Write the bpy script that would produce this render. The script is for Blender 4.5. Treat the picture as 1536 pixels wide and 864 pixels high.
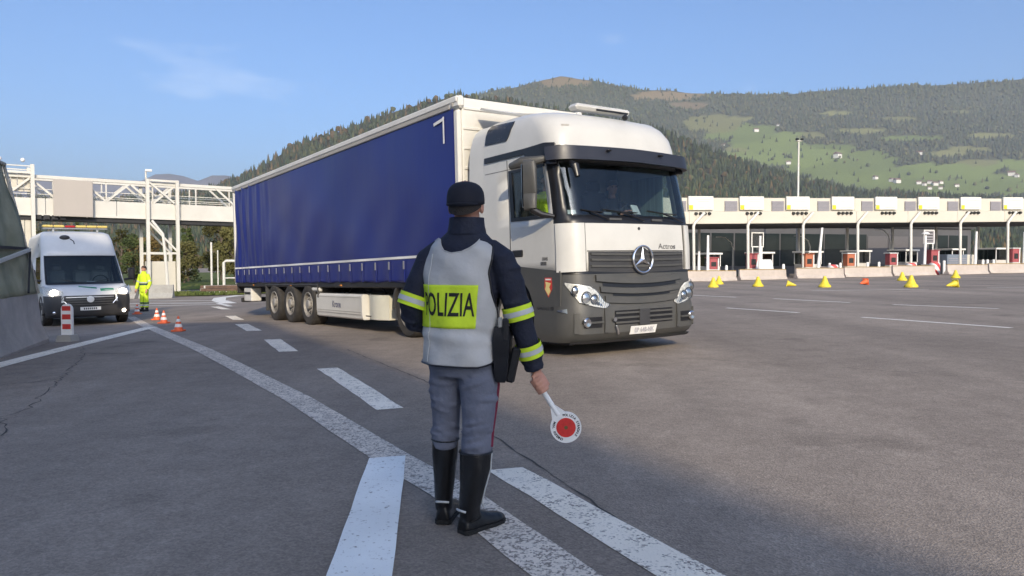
import bpy, bmesh, math, random
import numpy as np
from mathutils import Vector, Matrix, Quaternion
random.seed(7); RNG = np.random.default_rng(11)
scene = bpy.context.scene
COL = scene.collection
R = math.radians
for o in list(bpy.data.objects): bpy.data.objects.remove(o)

# ------------------------------------------------------------------ camera
cam_d = bpy.data.cameras.new('camera'); cam = bpy.data.objects.new('camera', cam_d); COL.objects.link(cam)
cam.location = (0, 0, 1.35)
cam.rotation_euler = (math.pi/2 - math.atan(39/1109), 0, 0)
cam_d.sensor_width = 36.0; cam_d.lens = 1109/1536*36.0
cam_d.clip_start = 0.05; cam_d.clip_end = 40000
scene.camera = cam

# ------------------------------------------------------------------ light
SUN_EL = R(25.0)
SUN_H = Vector((0.18, -0.984, 0)).normalized()            # horizontal direction towards the sun
SUN_DIR = (SUN_H*math.cos(SUN_EL) + Vector((0, 0, math.sin(SUN_EL)))).normalized()
sun_d = bpy.data.lights.new('sun', 'SUN'); sun = bpy.data.objects.new('sun', sun_d); COL.objects.link(sun)
sun_d.energy = 2.4; sun_d.angle = R(0.53); sun_d.color = (1.0, 0.85, 0.63)
sun.rotation_euler = (-SUN_DIR).to_track_quat('-Z', 'Y').to_euler()
sun.location = (20, -60, 40)

world = bpy.data.worlds.new('World'); scene.world = world; world.use_nodes = True
nt = world.node_tree; nt.nodes.clear()
sky = nt.nodes.new('ShaderNodeTexSky'); sky.sky_type = 'NISHITA'; sky.sun_disc = False
sky.sun_elevation = SUN_EL; sky.sun_rotation = math.atan2(SUN_H.x, SUN_H.y)
sky.altitude = 900; sky.air_density = 1.0; sky.dust_density = 7.0; sky.ozone_density = 6.0
bg = nt.nodes.new('ShaderNodeBackground'); bg.inputs['Strength'].default_value = 0.15
wo = nt.nodes.new('ShaderNodeOutputWorld')
# thin fair-weather cloud wisps over the whole sky
tc = nt.nodes.new('ShaderNodeTexCoord')
mp = nt.nodes.new('ShaderNodeMapping'); mp.inputs['Scale'].default_value = (2.2, 2.2, 7.5); mp.inputs['Location'].default_value = (3.1, 1.4, 0.35)
n1 = nt.nodes.new('ShaderNodeTexNoise'); n1.inputs['Scale'].default_value = 1.5; n1.inputs['Detail'].default_value = 7; n1.inputs['Roughness'].default_value = 0.6
cr = nt.nodes.new('ShaderNodeValToRGB'); cr.color_ramp.elements[0].position = 0.60; cr.color_ramp.elements[1].position = 0.86
cr.color_ramp.elements[0].color = (0, 0, 0, 1); cr.color_ramp.elements[1].color = (0.4, 0.4, 0.4, 1)
mx = nt.nodes.new('ShaderNodeMix'); mx.data_type = 'RGBA'; mx.inputs[7].default_value = (5.6, 5.9, 6.4, 1)
nt.links.new(tc.outputs['Generated'], mp.inputs['Vector']); nt.links.new(mp.outputs[0], n1.inputs['Vector'])
nt.links.new(n1.outputs['Fac'], cr.inputs['Fac']); nt.links.new(cr.outputs[0], mx.inputs[0])
nt.links.new(sky.outputs[0], mx.inputs[6]); nt.links.new(mx.outputs[2], bg.inputs['Color']); nt.links.new(bg.outputs[0], wo.inputs[0])

vs = scene.view_settings
vs.view_transform = 'Standard'; vs.look = 'None'; vs.gamma = 1.0; vs.use_curve_mapping = False; vs.exposure = 0.58
scene.cycles.max_bounces = 8; scene.cycles.transparent_max_bounces = 12
scene.cycles.use_denoising = True

# ------------------------------------------------------------------ helpers
def sclamp(v, a, w):
    s = 1 if v >= 0 else -1; v = abs(v)
    return s*(v if v < a else a + w*math.tanh((v - a)/w))
def G(x, y):
    """height of the paved ground: a gentle cross fall with a dip at the near end"""
    return 0.2 + 0.0229*sclamp(x, 80, 40) - 0.0137*sclamp(y, 110, 40) - 0.13*math.exp(-(y/7.0)**2)
GN = Vector((-0.0229, 0.0137, 1)).normalized()

def M(name, col, rough=0.6, metal=0.0, var=0.12, scale=6.0, bump=0.0, bscale=80.0, coat=0.0, spec=0.5, emit=None, estr=0.0, dirt=0.0, dirtcol=(0.10, 0.085, 0.065), stretch=(1, 1, 1)):
    m = bpy.data.materials.new(name); m.use_nodes = True; t = m.node_tree; b = t.nodes['Principled BSDF']
    b.inputs['Roughness'].default_value = rough; b.inputs['Metallic'].default_value = metal
    b.inputs['Specular IOR Level'].default_value = spec
    b.inputs['Coat Weight'].default_value = coat; b.inputs['Coat Roughness'].default_value = 0.08
    tc = t.nodes.new('ShaderNodeTexCoord'); mp = t.nodes.new('ShaderNodeMapping'); mp.inputs['Scale'].default_value = stretch
    t.links.new(tc.outputs['Object'], mp.inputs['Vector'])
    n = t.nodes.new('ShaderNodeTexNoise'); n.inputs['Scale'].default_value = scale; n.inputs['Detail'].default_value = 6; n.inputs['Roughness'].default_value = 0.62
    t.links.new(mp.outputs[0], n.inputs['Vector'])
    r = t.nodes.new('ShaderNodeMapRange'); r.inputs['From Min'].default_value = 0.3; r.inputs['From Max'].default_value = 0.7
    r.inputs['To Min'].default_value = 1 - var; r.inputs['To Max'].default_value = 1 + var
    t.links.new(n.outputs['Fac'], r.inputs['Value'])
    mul = t.nodes.new('ShaderNodeVectorMath'); mul.operation = 'SCALE'; mul.inputs[0].default_value = col[:3]
    t.links.new(r.outputs[0], mul.inputs['Scale'])
    out = mul.outputs[0]
    if dirt > 0:
        n2 = t.nodes.new('ShaderNodeTexNoise'); n2.inputs['Scale'].default_value = scale*0.45; n2.inputs['Detail'].default_value = 9; n2.inputs['Roughness'].default_value = 0.7
        t.links.new(mp.outputs[0], n2.inputs['Vector'])
        r2 = t.nodes.new('ShaderNodeMapRange'); r2.inputs['From Min'].default_value = 0.45; r2.inputs['From Max'].default_value = 0.75; r2.inputs['To Max'].default_value = dirt
        t.links.new(n2.outputs['Fac'], r2.inputs['Value'])
        mix = t.nodes.new('ShaderNodeMix'); mix.data_type = 'RGBA'; mix.inputs[7].default_value = (*dirtcol, 1)
        t.links.new(r2.outputs[0], mix.inputs[0]); t.links.new(out, mix.inputs[6]); out = mix.outputs[2]
    t.links.new(out, b.inputs['Base Color'])
    r3 = t.nodes.new('ShaderNodeMapRange'); r3.inputs['To Min'].default_value = max(0.02, rough - 0.12); r3.inputs['To Max'].default_value = min(1, rough + 0.12)
    t.links.new(n.outputs['Fac'], r3.inputs['Value']); t.links.new(r3.outputs[0], b.inputs['Roughness'])
    if bump > 0:
        n3 = t.nodes.new('ShaderNodeTexNoise'); n3.inputs['Scale'].default_value = bscale; n3.inputs['Detail'].default_value = 4
        t.links.new(mp.outputs[0], n3.inputs['Vector'])
        bp = t.nodes.new('ShaderNodeBump'); bp.inputs['Strength'].default_value = bump; bp.inputs['Distance'].default_value = 0.02
        t.links.new(n3.outputs['Fac'], bp.inputs['Height']); t.links.new(bp.outputs[0], b.inputs['Normal'])
    if emit:
        b.inputs['Emission Color'].default_value = (*emit, 1); b.inputs['Emission Strength'].default_value = estr
    return m

def glass(name, tint=(0.55, 0.62, 0.62), opacity=0.25, rough=0.03):
    """window glass: tinted see-through with a mirror-like reflection on top"""
    m = bpy.data.materials.new(name); m.use_nodes = True; t = m.node_tree; t.nodes.clear()
    o = t.nodes.new('ShaderNodeOutputMaterial'); tr = t.nodes.new('ShaderNodeBsdfTransparent'); tr.inputs[0].default_value = (*tint, 1)
    gl = t.nodes.new('ShaderNodeBsdfGlossy'); gl.inputs['Roughness'].default_value = rough
    lw = t.nodes.new('ShaderNodeLayerWeight'); lw.inputs['Blend'].default_value = 0.5
    fr = t.nodes.new('ShaderNodeMath'); fr.operation = 'POWER'; fr.inputs[1].default_value = 4.5; t.links.new(lw.outputs['Facing'], fr.inputs[0])
    mr = t.nodes.new('ShaderNodeMapRange'); mr.inputs['To Min'].default_value = 0.045 + opacity*0.25; mr.inputs['To Max'].default_value = 1.0
    mx = t.nodes.new('ShaderNodeMixShader')
    t.links.new(fr.outputs[0], mr.inputs['Value']); t.links.new(mr.outputs[0], mx.inputs[0])
    t.links.new(tr.outputs[0], mx.inputs[1]); t.links.new(gl.outputs[0], mx.inputs[2]); t.links.new(mx.outputs[0], o.inputs[0])
    return m

class MB:
    """collects faces; build() links them as one mesh object"""
    def __init__(s): s.v = []; s.f = []; s.m = []; s.X = Matrix.Identity(4)
    def add(s, verts, faces, mi=0):
        k = len(s.v); X = s.X
        s.v += [tuple(X @ Vector(p)) for p in verts]
        s.f += [tuple(i + k for i in f) for f in faces]; s.m += [mi]*len(faces)
        return s
    def box(s, c, d, b=0.0, mi=0, rot=None):
        hx, hy, hz = d[0]/2, d[1]/2, d[2]/2
        Q = rot.to_3x3() if rot is not None else None
        b = min(b, hx*0.98, hy*0.98, hz*0.98)
        V = []; F = []
        if b <= 0:
            V = [(x*hx, y*hy, z*hz) for x in (-1, 1) for y in (-1, 1) for z in (-1, 1)]
            F = [(0, 1, 3, 2), (4, 6, 7, 5), (0, 4, 5, 1), (2, 3, 7, 6), (0, 2, 6, 4), (1, 5, 7, 3)]
        else:
            idx = {}
            for x in (-1, 1):
                for y in (-1, 1):
                    for z in (-1, 1):
                        for ax in range(3):
                            p = [x*(hx - b), y*(hy - b), z*(hz - b)]; p[ax] = (x*hx, y*hy, z*hz)[ax]
                            idx[(x, y, z, ax)] = len(V); V.append(tuple(p))
            for ax in range(3):
                o = [a for a in range(3) if a != ax]
                for sg in (-1, 1):
                    q = []
                    for (a1, a2) in ((-1, -1), (1, -1), (1, 1), (-1, 1)):
                        k = [0, 0, 0]; k[ax] = sg; k[o[0]] = a1; k[o[1]] = a2; q.append(idx[(*k, ax)])
                    F.append(tuple(q))
                for a1 in (-1, 1):
                    for a2 in (-1, 1):
                        ka = [0, 0, 0]; kb = [0, 0, 0]
                        ka[ax] = -1; kb[ax] = 1
                        for k in (ka, kb): k[o[0]] = a1; k[o[1]] = a2
                        F.append((idx[(*ka, o[0])], idx[(*kb, o[0])], idx[(*kb, o[1])], idx[(*ka, o[1])]))
            for x in (-1, 1):
                for y in (-1, 1):
                    for z in (-1, 1): F.append((idx[(x, y, z, 0)], idx[(x, y, z, 1)], idx[(x, y, z, 2)]))
        cv = Vector(c)
        V = [tuple((Q @ Vector(p) if Q else Vector(p)) + cv) for p in V]
        return s.add(V, F, mi)
    def cyl(s, p0, p1, r0, r1=None, n=12, mi=0, caps=True):
        r1 = r0 if r1 is None else r1
        p0, p1 = Vector(p0), Vector(p1); d = (p1 - p0).normalized()
        a = d.orthogonal().normalized(); b = d.cross(a)
        V = []
        for p, r in ((p0, r0), (p1, r1)):
            V += [tuple(p + a*(r*math.cos(2*math.pi*i/n)) + b*(r*math.sin(2*math.pi*i/n))) for i in range(n)]
        F = [(i, (i+1) % n, n + (i+1) % n, n + i) for i in range(n)]
        if caps: F += [tuple(range(n-1, -1, -1)), tuple(range(n, 2*n))]
        return s.add(V, F, mi)
    def bar(s, p0, p1, w, h=None, mi=0, up=(0, 0, 1)):
        """rectangular bar from p0 to p1"""
        h = w if h is None else h
        p0, p1 = Vector(p0), Vector(p1); d = (p1 - p0).normalized(); u = Vector(up)
        if abs(d.dot(u)) > 0.98: u = Vector((0, 1, 0))
        a = d.cross(u).normalized(); b = a.cross(d)
        V = [tuple(p + a*(i*w/2) + b*(j*h/2)) for p in (p0, p1) for i, j in ((-1, -1), (1, -1), (1, 1), (-1, 1))]
        return s.add(V, [(0, 3, 2, 1), (4, 5, 6, 7), (0, 1, 5, 4), (1, 2, 6, 5), (2, 3, 7, 6), (3, 0, 4, 7)], mi)
    def loft(s, rings, mi=0, cap0=True, cap1=True, closed=True):
        n = len(rings[0]); V = [tuple(p) for r in rings for p in r]; F = []
        for k in range(len(rings) - 1):
            for i in range(n if closed else n - 1):
                j = (i + 1) % n; F.append((k*n + i, k*n + j, (k+1)*n + j, (k+1)*n + i))
        if cap0: F.append(tuple(range(n - 1, -1, -1)))
        if cap1: F.append(tuple(range((len(rings)-1)*n, len(rings)*n)))
        return s.add(V, F, mi)
    def tube(s, path, radii, n=10, mi=0, caps=True, flat=1.0):
        P = [Vector(p) for p in path]
        if not hasattr(radii, '__len__'): radii = [radii]*len(P)
        rings = []; a = None
        for i, p in enumerate(P):
            d = (P[min(i+1, len(P)-1)] - P[max(i-1, 0)]).normalized()
            if a is None: a = d.orthogonal().normalized()
            a = (a - d*a.dot(d)).normalized(); b = d.cross(a); r = radii[i]
            rings.append([p + a*(r*math.cos(2*math.pi*k/n)) + b*(r*flat*math.sin(2*math.pi*k/n)) for k in range(n)])
        return s.loft(rings, mi, caps, caps)
    def lathe(s, prof, n=24, mi=0, axis='z', c=(0, 0, 0), caps=True):
        """prof: (radius, height) pairs about an axis through c"""
        V = []; F = []; c = Vector(c)
        for (r, h) in prof:
            for i in range(n):
                t = 2*math.pi*i/n; x, y = r*math.cos(t), r*math.sin(t)
                p = {'z': (x, y, h), 'x': (h, x, y), 'y': (x, h, y)}[axis]
                V.append(tuple(Vector(p) + c))
        for k in range(len(prof) - 1):
            for i in range(n):
                j = (i+1) % n; F.append((k*n+i, k*n+j, (k+1)*n+j, (k+1)*n+i))
        if caps and prof[0][0] > 1e-6: F.append(tuple(range(n-1, -1, -1)))
        if caps and prof[-1][0] > 1e-6: F.append(tuple(range((len(prof)-1)*n, len(prof)*n)))
        return s.add(V, F, mi)
    def prism(s, poly, f0, f1, mi=0):
        """poly: 2-D points; f0/f1 map (u, v) to the two faces in 3-D"""
        n = len(poly); V = [tuple(f0(*p)) for p in poly] + [tuple(f1(*p)) for p in poly]
        F = [tuple(range(n-1, -1, -1)), tuple(range(n, 2*n))] + [(i, (i+1) % n, n+(i+1) % n, n+i) for i in range(n)]
        return s.add(V, F, mi)
    def ball(s, c, r, nu=14, nv=9, mi=0):
        r = r if hasattr(r, '__len__') else (r, r, r)
        rings = []
        for k in range(1, nv):
            t = math.pi*k/nv
            rings.append([(c[0] + r[0]*math.sin(t)*math.cos(2*math.pi*i/nu), c[1] + r[1]*math.sin(t)*math.sin(2*math.pi*i/nu), c[2] - r[2]*math.cos(t)) for i in range(nu)])
        return s.loft(rings, mi)
    def mesh(s, name, mats=(), smooth=35, normals=True):
        me = bpy.data.meshes.new(name); me.from_pydata(s.v, [], s.f)
        for m in (mats if isinstance(mats, (list, tuple)) else [mats]): me.materials.append(m)
        me.polygons.foreach_set('material_index', s.m)
        if normals:
            bm = bmesh.new(); bm.from_mesh(me); bmesh.ops.recalc_face_normals(bm, faces=bm.faces); bm.to_mesh(me); bm.free()
        if smooth: sm(me, smooth)
        me.update(); return me
    def build(s, name, mats, parent=None, smooth=35, normals=True):
        return link(name, s.mesh(name, mats, smooth, normals), parent)

def sm(me, ang):
    me.polygons.foreach_set('use_smooth', [True]*len(me.polygons)); me.set_sharp_from_angle(angle=R(ang))
def link(name, me, parent=None):
    o = bpy.data.objects.new(name, me); COL.objects.link(o)
    if parent is not None: o.parent = parent
    return o
def tag(o, label=None, cat=None, group=None, kind=None):
    if label: o['label'] = label
    if cat: o['category'] = cat
    if group: o['group'] = group
    if kind: o['kind'] = kind
    return o
def empty(name, loc=(0, 0, 0), rz=0.0, mat=None):
    o = bpy.data.objects.new(name, None); COL.objects.link(o); o.empty_display_size = 0.2
    if mat is not None: o.matrix_world = mat
    else: o.location = loc; o.rotation_euler = (0, 0, rz)
    return o
def copy_tree(o, parent=None):
    c = o.copy(); COL.objects.link(c)
    if parent is not None: c.parent = parent
    for ch in o.children: copy_tree(ch, c)
    return c
def frame_on_ground(x, y, yaw, dz=0.0):
    """standing on the sloping ground, local -Y pointing along (sin yaw, -cos yaw)"""
    f = Vector((math.sin(yaw), -math.cos(yaw), 0)); f = (f - GN*f.dot(GN)).normalized()
    yv = -f; xv = yv.cross(GN)
    m = Matrix((xv, yv, GN)).transposed().to_4x4(); m.translation = (x, y, G(x, y) + dz); return m
def lerp(a, b, t): return a + (b - a)*t
def interp(x, xs, ys): return float(np.interp(x, xs, ys))
def text_mesh(body, size, offset=0.0, sx=1.0, extrude=0.0, res=3, align='CENTER'):
    cu = bpy.data.curves.new('lettering', 'FONT'); cu.body = body; cu.size = size; cu.offset = offset; cu.extrude = extrude
    cu.align_x = align; cu.align_y = 'CENTER'; cu.resolution_u = res
    ob = bpy.data.objects.new('lettering', cu); COL.objects.link(ob)
    dg = bpy.context.evaluated_depsgraph_get(); me = bpy.data.meshes.new_from_object(ob.evaluated_get(dg))
    V = [(v.co.x*sx, v.co.y, v.co.z) for v in me.vertices]; F = [tuple(p.vertices) for p in me.polygons]
    bpy.data.objects.remove(ob); bpy.data.curves.remove(cu); bpy.data.meshes.remove(me)
    return V, F
def fuse(mb, voxel=0.012, smooth_it=4, factor=0.5):
    """one continuous skin over all pieces in mb"""
    me = mb.mesh('skin', (), 0); ob = link('skin', me)
    rm = ob.modifiers.new('r', 'REMESH'); rm.mode = 'VOXEL'; rm.voxel_size = voxel
    s = ob.modifiers.new('s', 'SMOOTH'); s.iterations = smooth_it; s.factor = factor
    dg = bpy.context.evaluated_depsgraph_get(); out = bpy.data.meshes.new_from_object(ob.evaluated_get(dg))
    bpy.data.objects.remove(ob); bpy.data.meshes.remove(me)
    return out
def fused(name, mb, mat, parent, voxel=0.012, it=4, factor=0.5):
    me = fuse(mb, voxel, it, factor); me.name = name; me.materials.append(mat)
    me.polygons.foreach_set('use_smooth', [True]*len(me.polygons)); return link(name, me, parent)
# ------------------------------------------------------------------ shared materials
WHITE = M('white_paint', (0.61, 0.60, 0.56), 0.35, var=0.04, scale=2.0, coat=0.35, dirt=0.10)
TRAILW = M('trailer_white', (0.72, 0.70, 0.64), 0.5, var=0.06, scale=1.5, dirt=0.22)
GREYPL = M('grey_plastic', (0.070, 0.070, 0.067), 0.5, var=0.10, scale=3, bump=0.05, bscale=300, dirt=0.25, dirtcol=(0.16, 0.14, 0.11))
DARKPL = M('dark_plastic', (0.045, 0.045, 0.047), 0.45, var=0.12, scale=4, bump=0.05, bscale=250)
BLACK = M('black_trim', (0.012, 0.012, 0.014), 0.35, var=0.2, scale=5)
RUBBER = M('tyre_rubber', (0.035, 0.032, 0.029), 0.85, var=0.25, scale=9, bump=0.15, bscale=120, dirt=0.5, dirtcol=(0.11, 0.095, 0.075))
STEEL = M('brushed_steel', (0.50, 0.49, 0.47), 0.38, metal=0.85, var=0.15, scale=7)
CHROME = M('chrome', (0.80, 0.80, 0.80), 0.12, metal=1.0, var=0.03)
CHASSIS = M('chassis_black', (0.02, 0.02, 0.022), 0.6, var=0.2, dirt=0.3, dirtcol=(0.07, 0.06, 0.05))
CONCRETE = M('concrete', (0.36, 0.35, 0.32), 0.85, var=0.18, scale=2.5, bump=0.35, bscale=45, dirt=0.45, dirtcol=(0.16, 0.15, 0.13))
STEELW = M('white_steelwork', (0.62, 0.60, 0.54), 0.55, var=0.06, scale=0.6, dirt=0.18, dirtcol=(0.38, 0.34, 0.27))
RED = M('red_film', (0.55, 0.045, 0.035), 0.45, var=0.1)
YELLOW = M('yellow_film', (0.72, 0.52, 0.03), 0.5, var=0.1)
HIVIS = M('hi_vis_fabric', (0.62, 0.80, 0.03), 0.75, var=0.08, scale=10, bump=0.2, bscale=30)
WPAINT = M('white_film', (0.78, 0.77, 0.74), 0.5, var=0.06)
ORANGE = M('orange_plastic', (0.75, 0.13, 0.04), 0.5, var=0.1)
SKIN = M('skin', (0.50, 0.25, 0.17), 0.55, var=0.12, scale=25)
GLASS = glass('window_glass'); DARKGLASS = glass('dark_window_glass', (0.16, 0.2, 0.2), 0.4)
LAMPGL = glass('lamp_glass', (0.96, 0.96, 0.95), 0.02)

# ------------------------------------------------------------------ ground
def asphalt():
    m = bpy.data.materials.new('asphalt'); m.use_nodes = True; t = m.node_tree; b = t.nodes['Principled BSDF']
    N = t.nodes.new; L = t.links.new
    tc = N('ShaderNodeTexCoord'); vec = tc.outputs['Object']
    def noise(s, d=5, r=0.6, st=None):
        n = N('ShaderNodeTexNoise'); n.inputs['Scale'].default_value = s; n.inputs['Detail'].default_value = d; n.inputs['Roughness'].default_value = r
        if st:
            mp = N('ShaderNodeMapping'); mp.inputs['Scale'].default_value = st; mp.inputs['Rotation'].default_value = (0, 0, R(-30)); L(vec, mp.inputs[0]); L(mp.outputs[0], n.inputs['Vector'])
        else: L(vec, n.inputs['Vector'])
        return n.outputs['Fac']
    def ramp(x, a, b_, lo, hi):
        r = N('ShaderNodeMapRange'); L(x, r.inputs['Value'])
        for k, v in (('From Min', a), ('From Max', b_), ('To Min', lo), ('To Max', hi)): r.inputs[k].default_value = v
        return r.outputs[0]
    def mul(a, c):
        k = N('ShaderNodeMath'); k.operation = 'MULTIPLY'; L(a, k.inputs[0]); L(c, k.inputs[1]); return k.outputs[0]
    vor = N('ShaderNodeTexVoronoi'); vor.inputs['Scale'].default_value = 95; L(vec, vor.inputs['Vector'])
    sep = N('ShaderNodeSeparateColor'); L(vor.outputs['Color'], sep.inputs[0])
    stones = ramp(sep.outputs[0], 0.1, 1.0, 0.84, 1.18)
    vor2 = N('ShaderNodeTexVoronoi'); vor2.inputs['Scale'].default_value = 38; L(vec, vor2.inputs['Vector'])
    sep2 = N('ShaderNodeSeparateColor'); L(vor2.outputs['Color'], sep2.inputs[0])
    stones = mul(stones, ramp(sep2.outputs[0], 0.0, 1.0, 0.92, 1.08))
    mid = ramp(noise(3.2, 7, 0.7), 0.3, 0.7, 0.86, 1.14)
    big = ramp(noise(0.16, 5, 0.6), 0.35, 0.65, 0.84, 1.16)
    lanes = ramp(noise(1.0, 4, 0.6, (0.55, 0.035, 1)), 0.32, 0.68, 0.80, 1.16)
    stain = ramp(noise(0.62, 4, 0.55), 0.60, 0.70, 1.0, 0.70)
    f = mul(mul(mul(mul(stones, mid), big), lanes), stain)
    sc = N('ShaderNodeVectorMath'); sc.operation = 'SCALE'; sc.inputs[0].default_value = (0.275, 0.230, 0.189); L(f, sc.inputs['Scale'])
    L(sc.outputs[0], b.inputs['Base Color'])
    b.inputs['Roughness'].default_value = 0.86; b.inputs['Specular IOR Level'].default_value = 0.35
    bp = N('ShaderNodeBump'); bp.inputs['Strength'].default_value = 0.55; bp.inputs['Distance'].default_value = 0.006
    L(vor.outputs['Distance'], bp.inputs['Height']); L(bp.outputs[0], b.inputs['Normal'])
    return m
ASPH = asphalt()
def axis_lines(lo, hi, fine, step):
    a = [v for v in np.arange(-fine, fine + 1e-6, step)]
    v = fine; s = step
    while v < hi: s *= 1.25; v += s; a.append(min(v, hi))
    v = -fine; s = step
    while v > lo: s *= 1.25; v -= s; a.insert(0, max(v, lo))
    return a
def build_ground():
    xs = axis_lines(-5000, 5000, 30, 1.0); ys = [y + 20 for y in axis_lines(-1500, 8000, 32, 1.0)]
    V = [(x, y, G(x, y)) for y in ys for x in xs]; n = len(xs)
    F = [(j*n+i, j*n+i+1, (j+1)*n+i+1, (j+1)*n+i) for j in range(len(ys)-1) for i in range(n-1)]
    mb = MB(); mb.v = V; mb.f = F; mb.m = [0]*len(F)
    tag(mb.build('ground', ASPH, normals=False, smooth=80), kind='structure')
build_ground()

def paint(name, col, wear, wscale=14.0, edge=0.5):
    """road paint worn down to the asphalt in patches"""
    m = bpy.data.materials.new(name); m.use_nodes = True; t = m.node_tree; b = t.nodes['Principled BSDF']; L = t.links.new
    tc = t.nodes.new('ShaderNodeTexCoord')
    n = t.nodes.new('ShaderNodeTexNoise'); n.inputs['Scale'].default_value = wscale; n.inputs['Detail'].default_value = 8; n.inputs['Roughness'].default_value = 0.72
    L(tc.outputs['Object'], n.inputs['Vector'])
    v = t.nodes.new('ShaderNodeTexVoronoi'); v.inputs['Scale'].default_value = 85; L(tc.outputs['Object'], v.inputs['Vector'])
    sp = t.nodes.new('ShaderNodeSeparateColor'); L(v.outputs['Color'], sp.inputs[0])
    ad = t.nodes.new('ShaderNodeMath'); ad.operation = 'MULTIPLY_ADD'; ad.inputs[1].default_value = 0.35; L(sp.outputs[0], ad.inputs[0]); L(n.outputs['Fac'], ad.inputs[2])
    r = t.nodes.new('ShaderNodeMapRange'); r.inputs['From Min'].default_value = wear; r.inputs['From Max'].default_value = wear + 0.16; L(ad.outputs[0], r.inputs['Value'])
    mx = t.nodes.new('ShaderNodeMix'); mx.data_type = 'RGBA'; mx.inputs[6].default_value = (0.26, 0.22, 0.185, 1); mx.inputs[7].default_value = (*col, 1)
    L(r.outputs[0], mx.inputs[0])
    n2 = t.nodes.new('ShaderNodeTexNoise'); n2.inputs['Scale'].default_value = 1.2; n2.inputs['Detail'].default_value = 6; L(tc.outputs['Object'], n2.inputs['Vector'])
    r2 = t.nodes.new('ShaderNodeMapRange'); r2.inputs['To Min'].default_value = 0.72; r2.inputs['To Max'].default_value = 1.2; L(n2.outputs['Fac'], r2.inputs['Value'])
    mu = t.nodes.new('ShaderNodeVectorMath'); mu.operation = 'SCALE'; L(mx.outputs[2], mu.inputs[0]); L(r2.outputs[0], mu.inputs['Scale'])
    L(mu.outputs[0], b.inputs['Base Color']); b.inputs['Roughness'].default_value = 0.8
    bp = t.nodes.new('ShaderNodeBump'); bp.inputs['Strength'].default_value = 0.4; bp.inputs['Distance'].default_value = 0.004
    L(v.outputs['Distance'], bp.inputs['Height']); L(bp.outputs[0], b.inputs['Normal'])
    return m
P_DASH = paint('lane_paint', (0.95, 0.87, 0.73), 0.44, 9)
P_EDGE = paint('worn_edge_paint', (0.78, 0.69, 0.58), 0.54, 16)
P_NEW = paint('fresh_bluish_paint', (0.93, 0.94, 0.90), 0.36, 22)
P_FAR = paint('far_lane_paint', (0.85, 0.82, 0.75), 0.38, 6)
def ribbon(name, left, right, mat, lift=0.004, step=0.25, jitter=0.0, sub=6):
    """a strip of paint between two polylines laid on the ground"""
    Ls, Rs = [], []
    for k in range(len(left) - 1):
        n = max(1, int((Vector(left[k+1]) - Vector(left[k])).length/step))
        for i in range(n):
            t = i/n; Ls.append(Vector(left[k]).lerp(Vector(left[k+1]), t)); Rs.append(Vector(right[k]).lerp(Vector(right[k+1]), t))
    Ls.append(Vector(left[-1])); Rs.append(Vector(right[-1]))
    V = []; F = []
    for i, (a, b) in enumerate(zip(Ls, Rs)):
        d = (b - a).normalized()
        a = a + d*random.uniform(-jitter, jitter); b = b + d*random.uniform(-jitter, jitter)
        for j in range(sub + 1):
            p = a.lerp(b, j/sub); V.append((p.x, p.y, G(p.x, p.y) + lift))
    m_ = sub + 1
    F = [(i*m_+j, i*m_+j+1, (i+1)*m_+j+1, (i+1)*m_+j) for i in range(len(Ls)-1) for j in range(sub)]
    mb = MB(); mb.v = V; mb.f = F; mb.m = [0]*len(F)
    o = mb.build(name, mat, normals=False, smooth=80); tag(o, kind='structure'); return o
def stripe(name, pts, w, mat, lift=0.004, jitter=0.0, sub=3):
    Lp, Rp = [], []
    for i, p in enumerate(pts):
        a = Vector(pts[max(i-1, 0)]); b = Vector(pts[min(i+1, len(pts)-1)]); d = (b - a).normalized(); n = Vector((-d.y, d.x))
        Lp.append(tuple(Vector(p) + n*w/2)); Rp.append(tuple(Vector(p) - n*w/2))
    return ribbon(name, Lp, Rp, mat, lift, 0.3, jitter, sub)
# solid edge line, worn
stripe('edge_line', [(-12.2, 23.6), (-9.6, 19.24), (-4.96, 11.9), (-2.1, 7.2), (-0.84, 4.98), (-0.35, 4.17), (0.225, 3.0), (1.3, 0.8), (2.4, -1.5)], 0.255, P_EDGE, jitter=0.004)
# cross line towards the barrier
stripe('edge_line', [(-6.9, 8.6), (-7.33, 10.53), (-8.78, 17.7), (-8.86, 18.1)], 0.32, P_DASH, lift=0.006, jitter=0.004)
# fresh bluish line starting on the edge line
ribbon('lane_line', [(-0.955, 4.90), (-0.775, 3.06), (-0.59, 1.2)], [(-0.715, 4.95), (-0.50, 3.04), (-0.25, 1.2)], P_NEW, lift=0.009, jitter=0.004)
# broken lane line towards the truck's rear
for L_, R_ in (([(-12.5, 30.6), (-10.9, 27.7)], [(-12.15, 30.6), (-10.5, 27.6)]), ([(-8.85, 22.75), (-7.75, 20.5)], [(-8.5, 22.7), (-7.4, 20.4)]),
               ([(-6.95, 18.5), (-5.75, 16.0)], [(-6.62, 18.5), (-5.45, 16.05)]), ([(-4.62, 13.72), (-3.62, 11.45)], [(-4.33, 13.78), (-3.33, 11.5)]),
               ([(-2.47, 9.33), (-1.2, 6.55)], [(-2.22, 9.40), (-0.98, 6.62)]), ([(-0.15, 4.57), (0.59, 2.99), (1.5, 1.0)], [(0.07, 4.62), (0.86, 2.97), (1.85, 1.0)])):
    ribbon('lane_dash', L_, R_, P_DASH, jitter=0.008)
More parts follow.
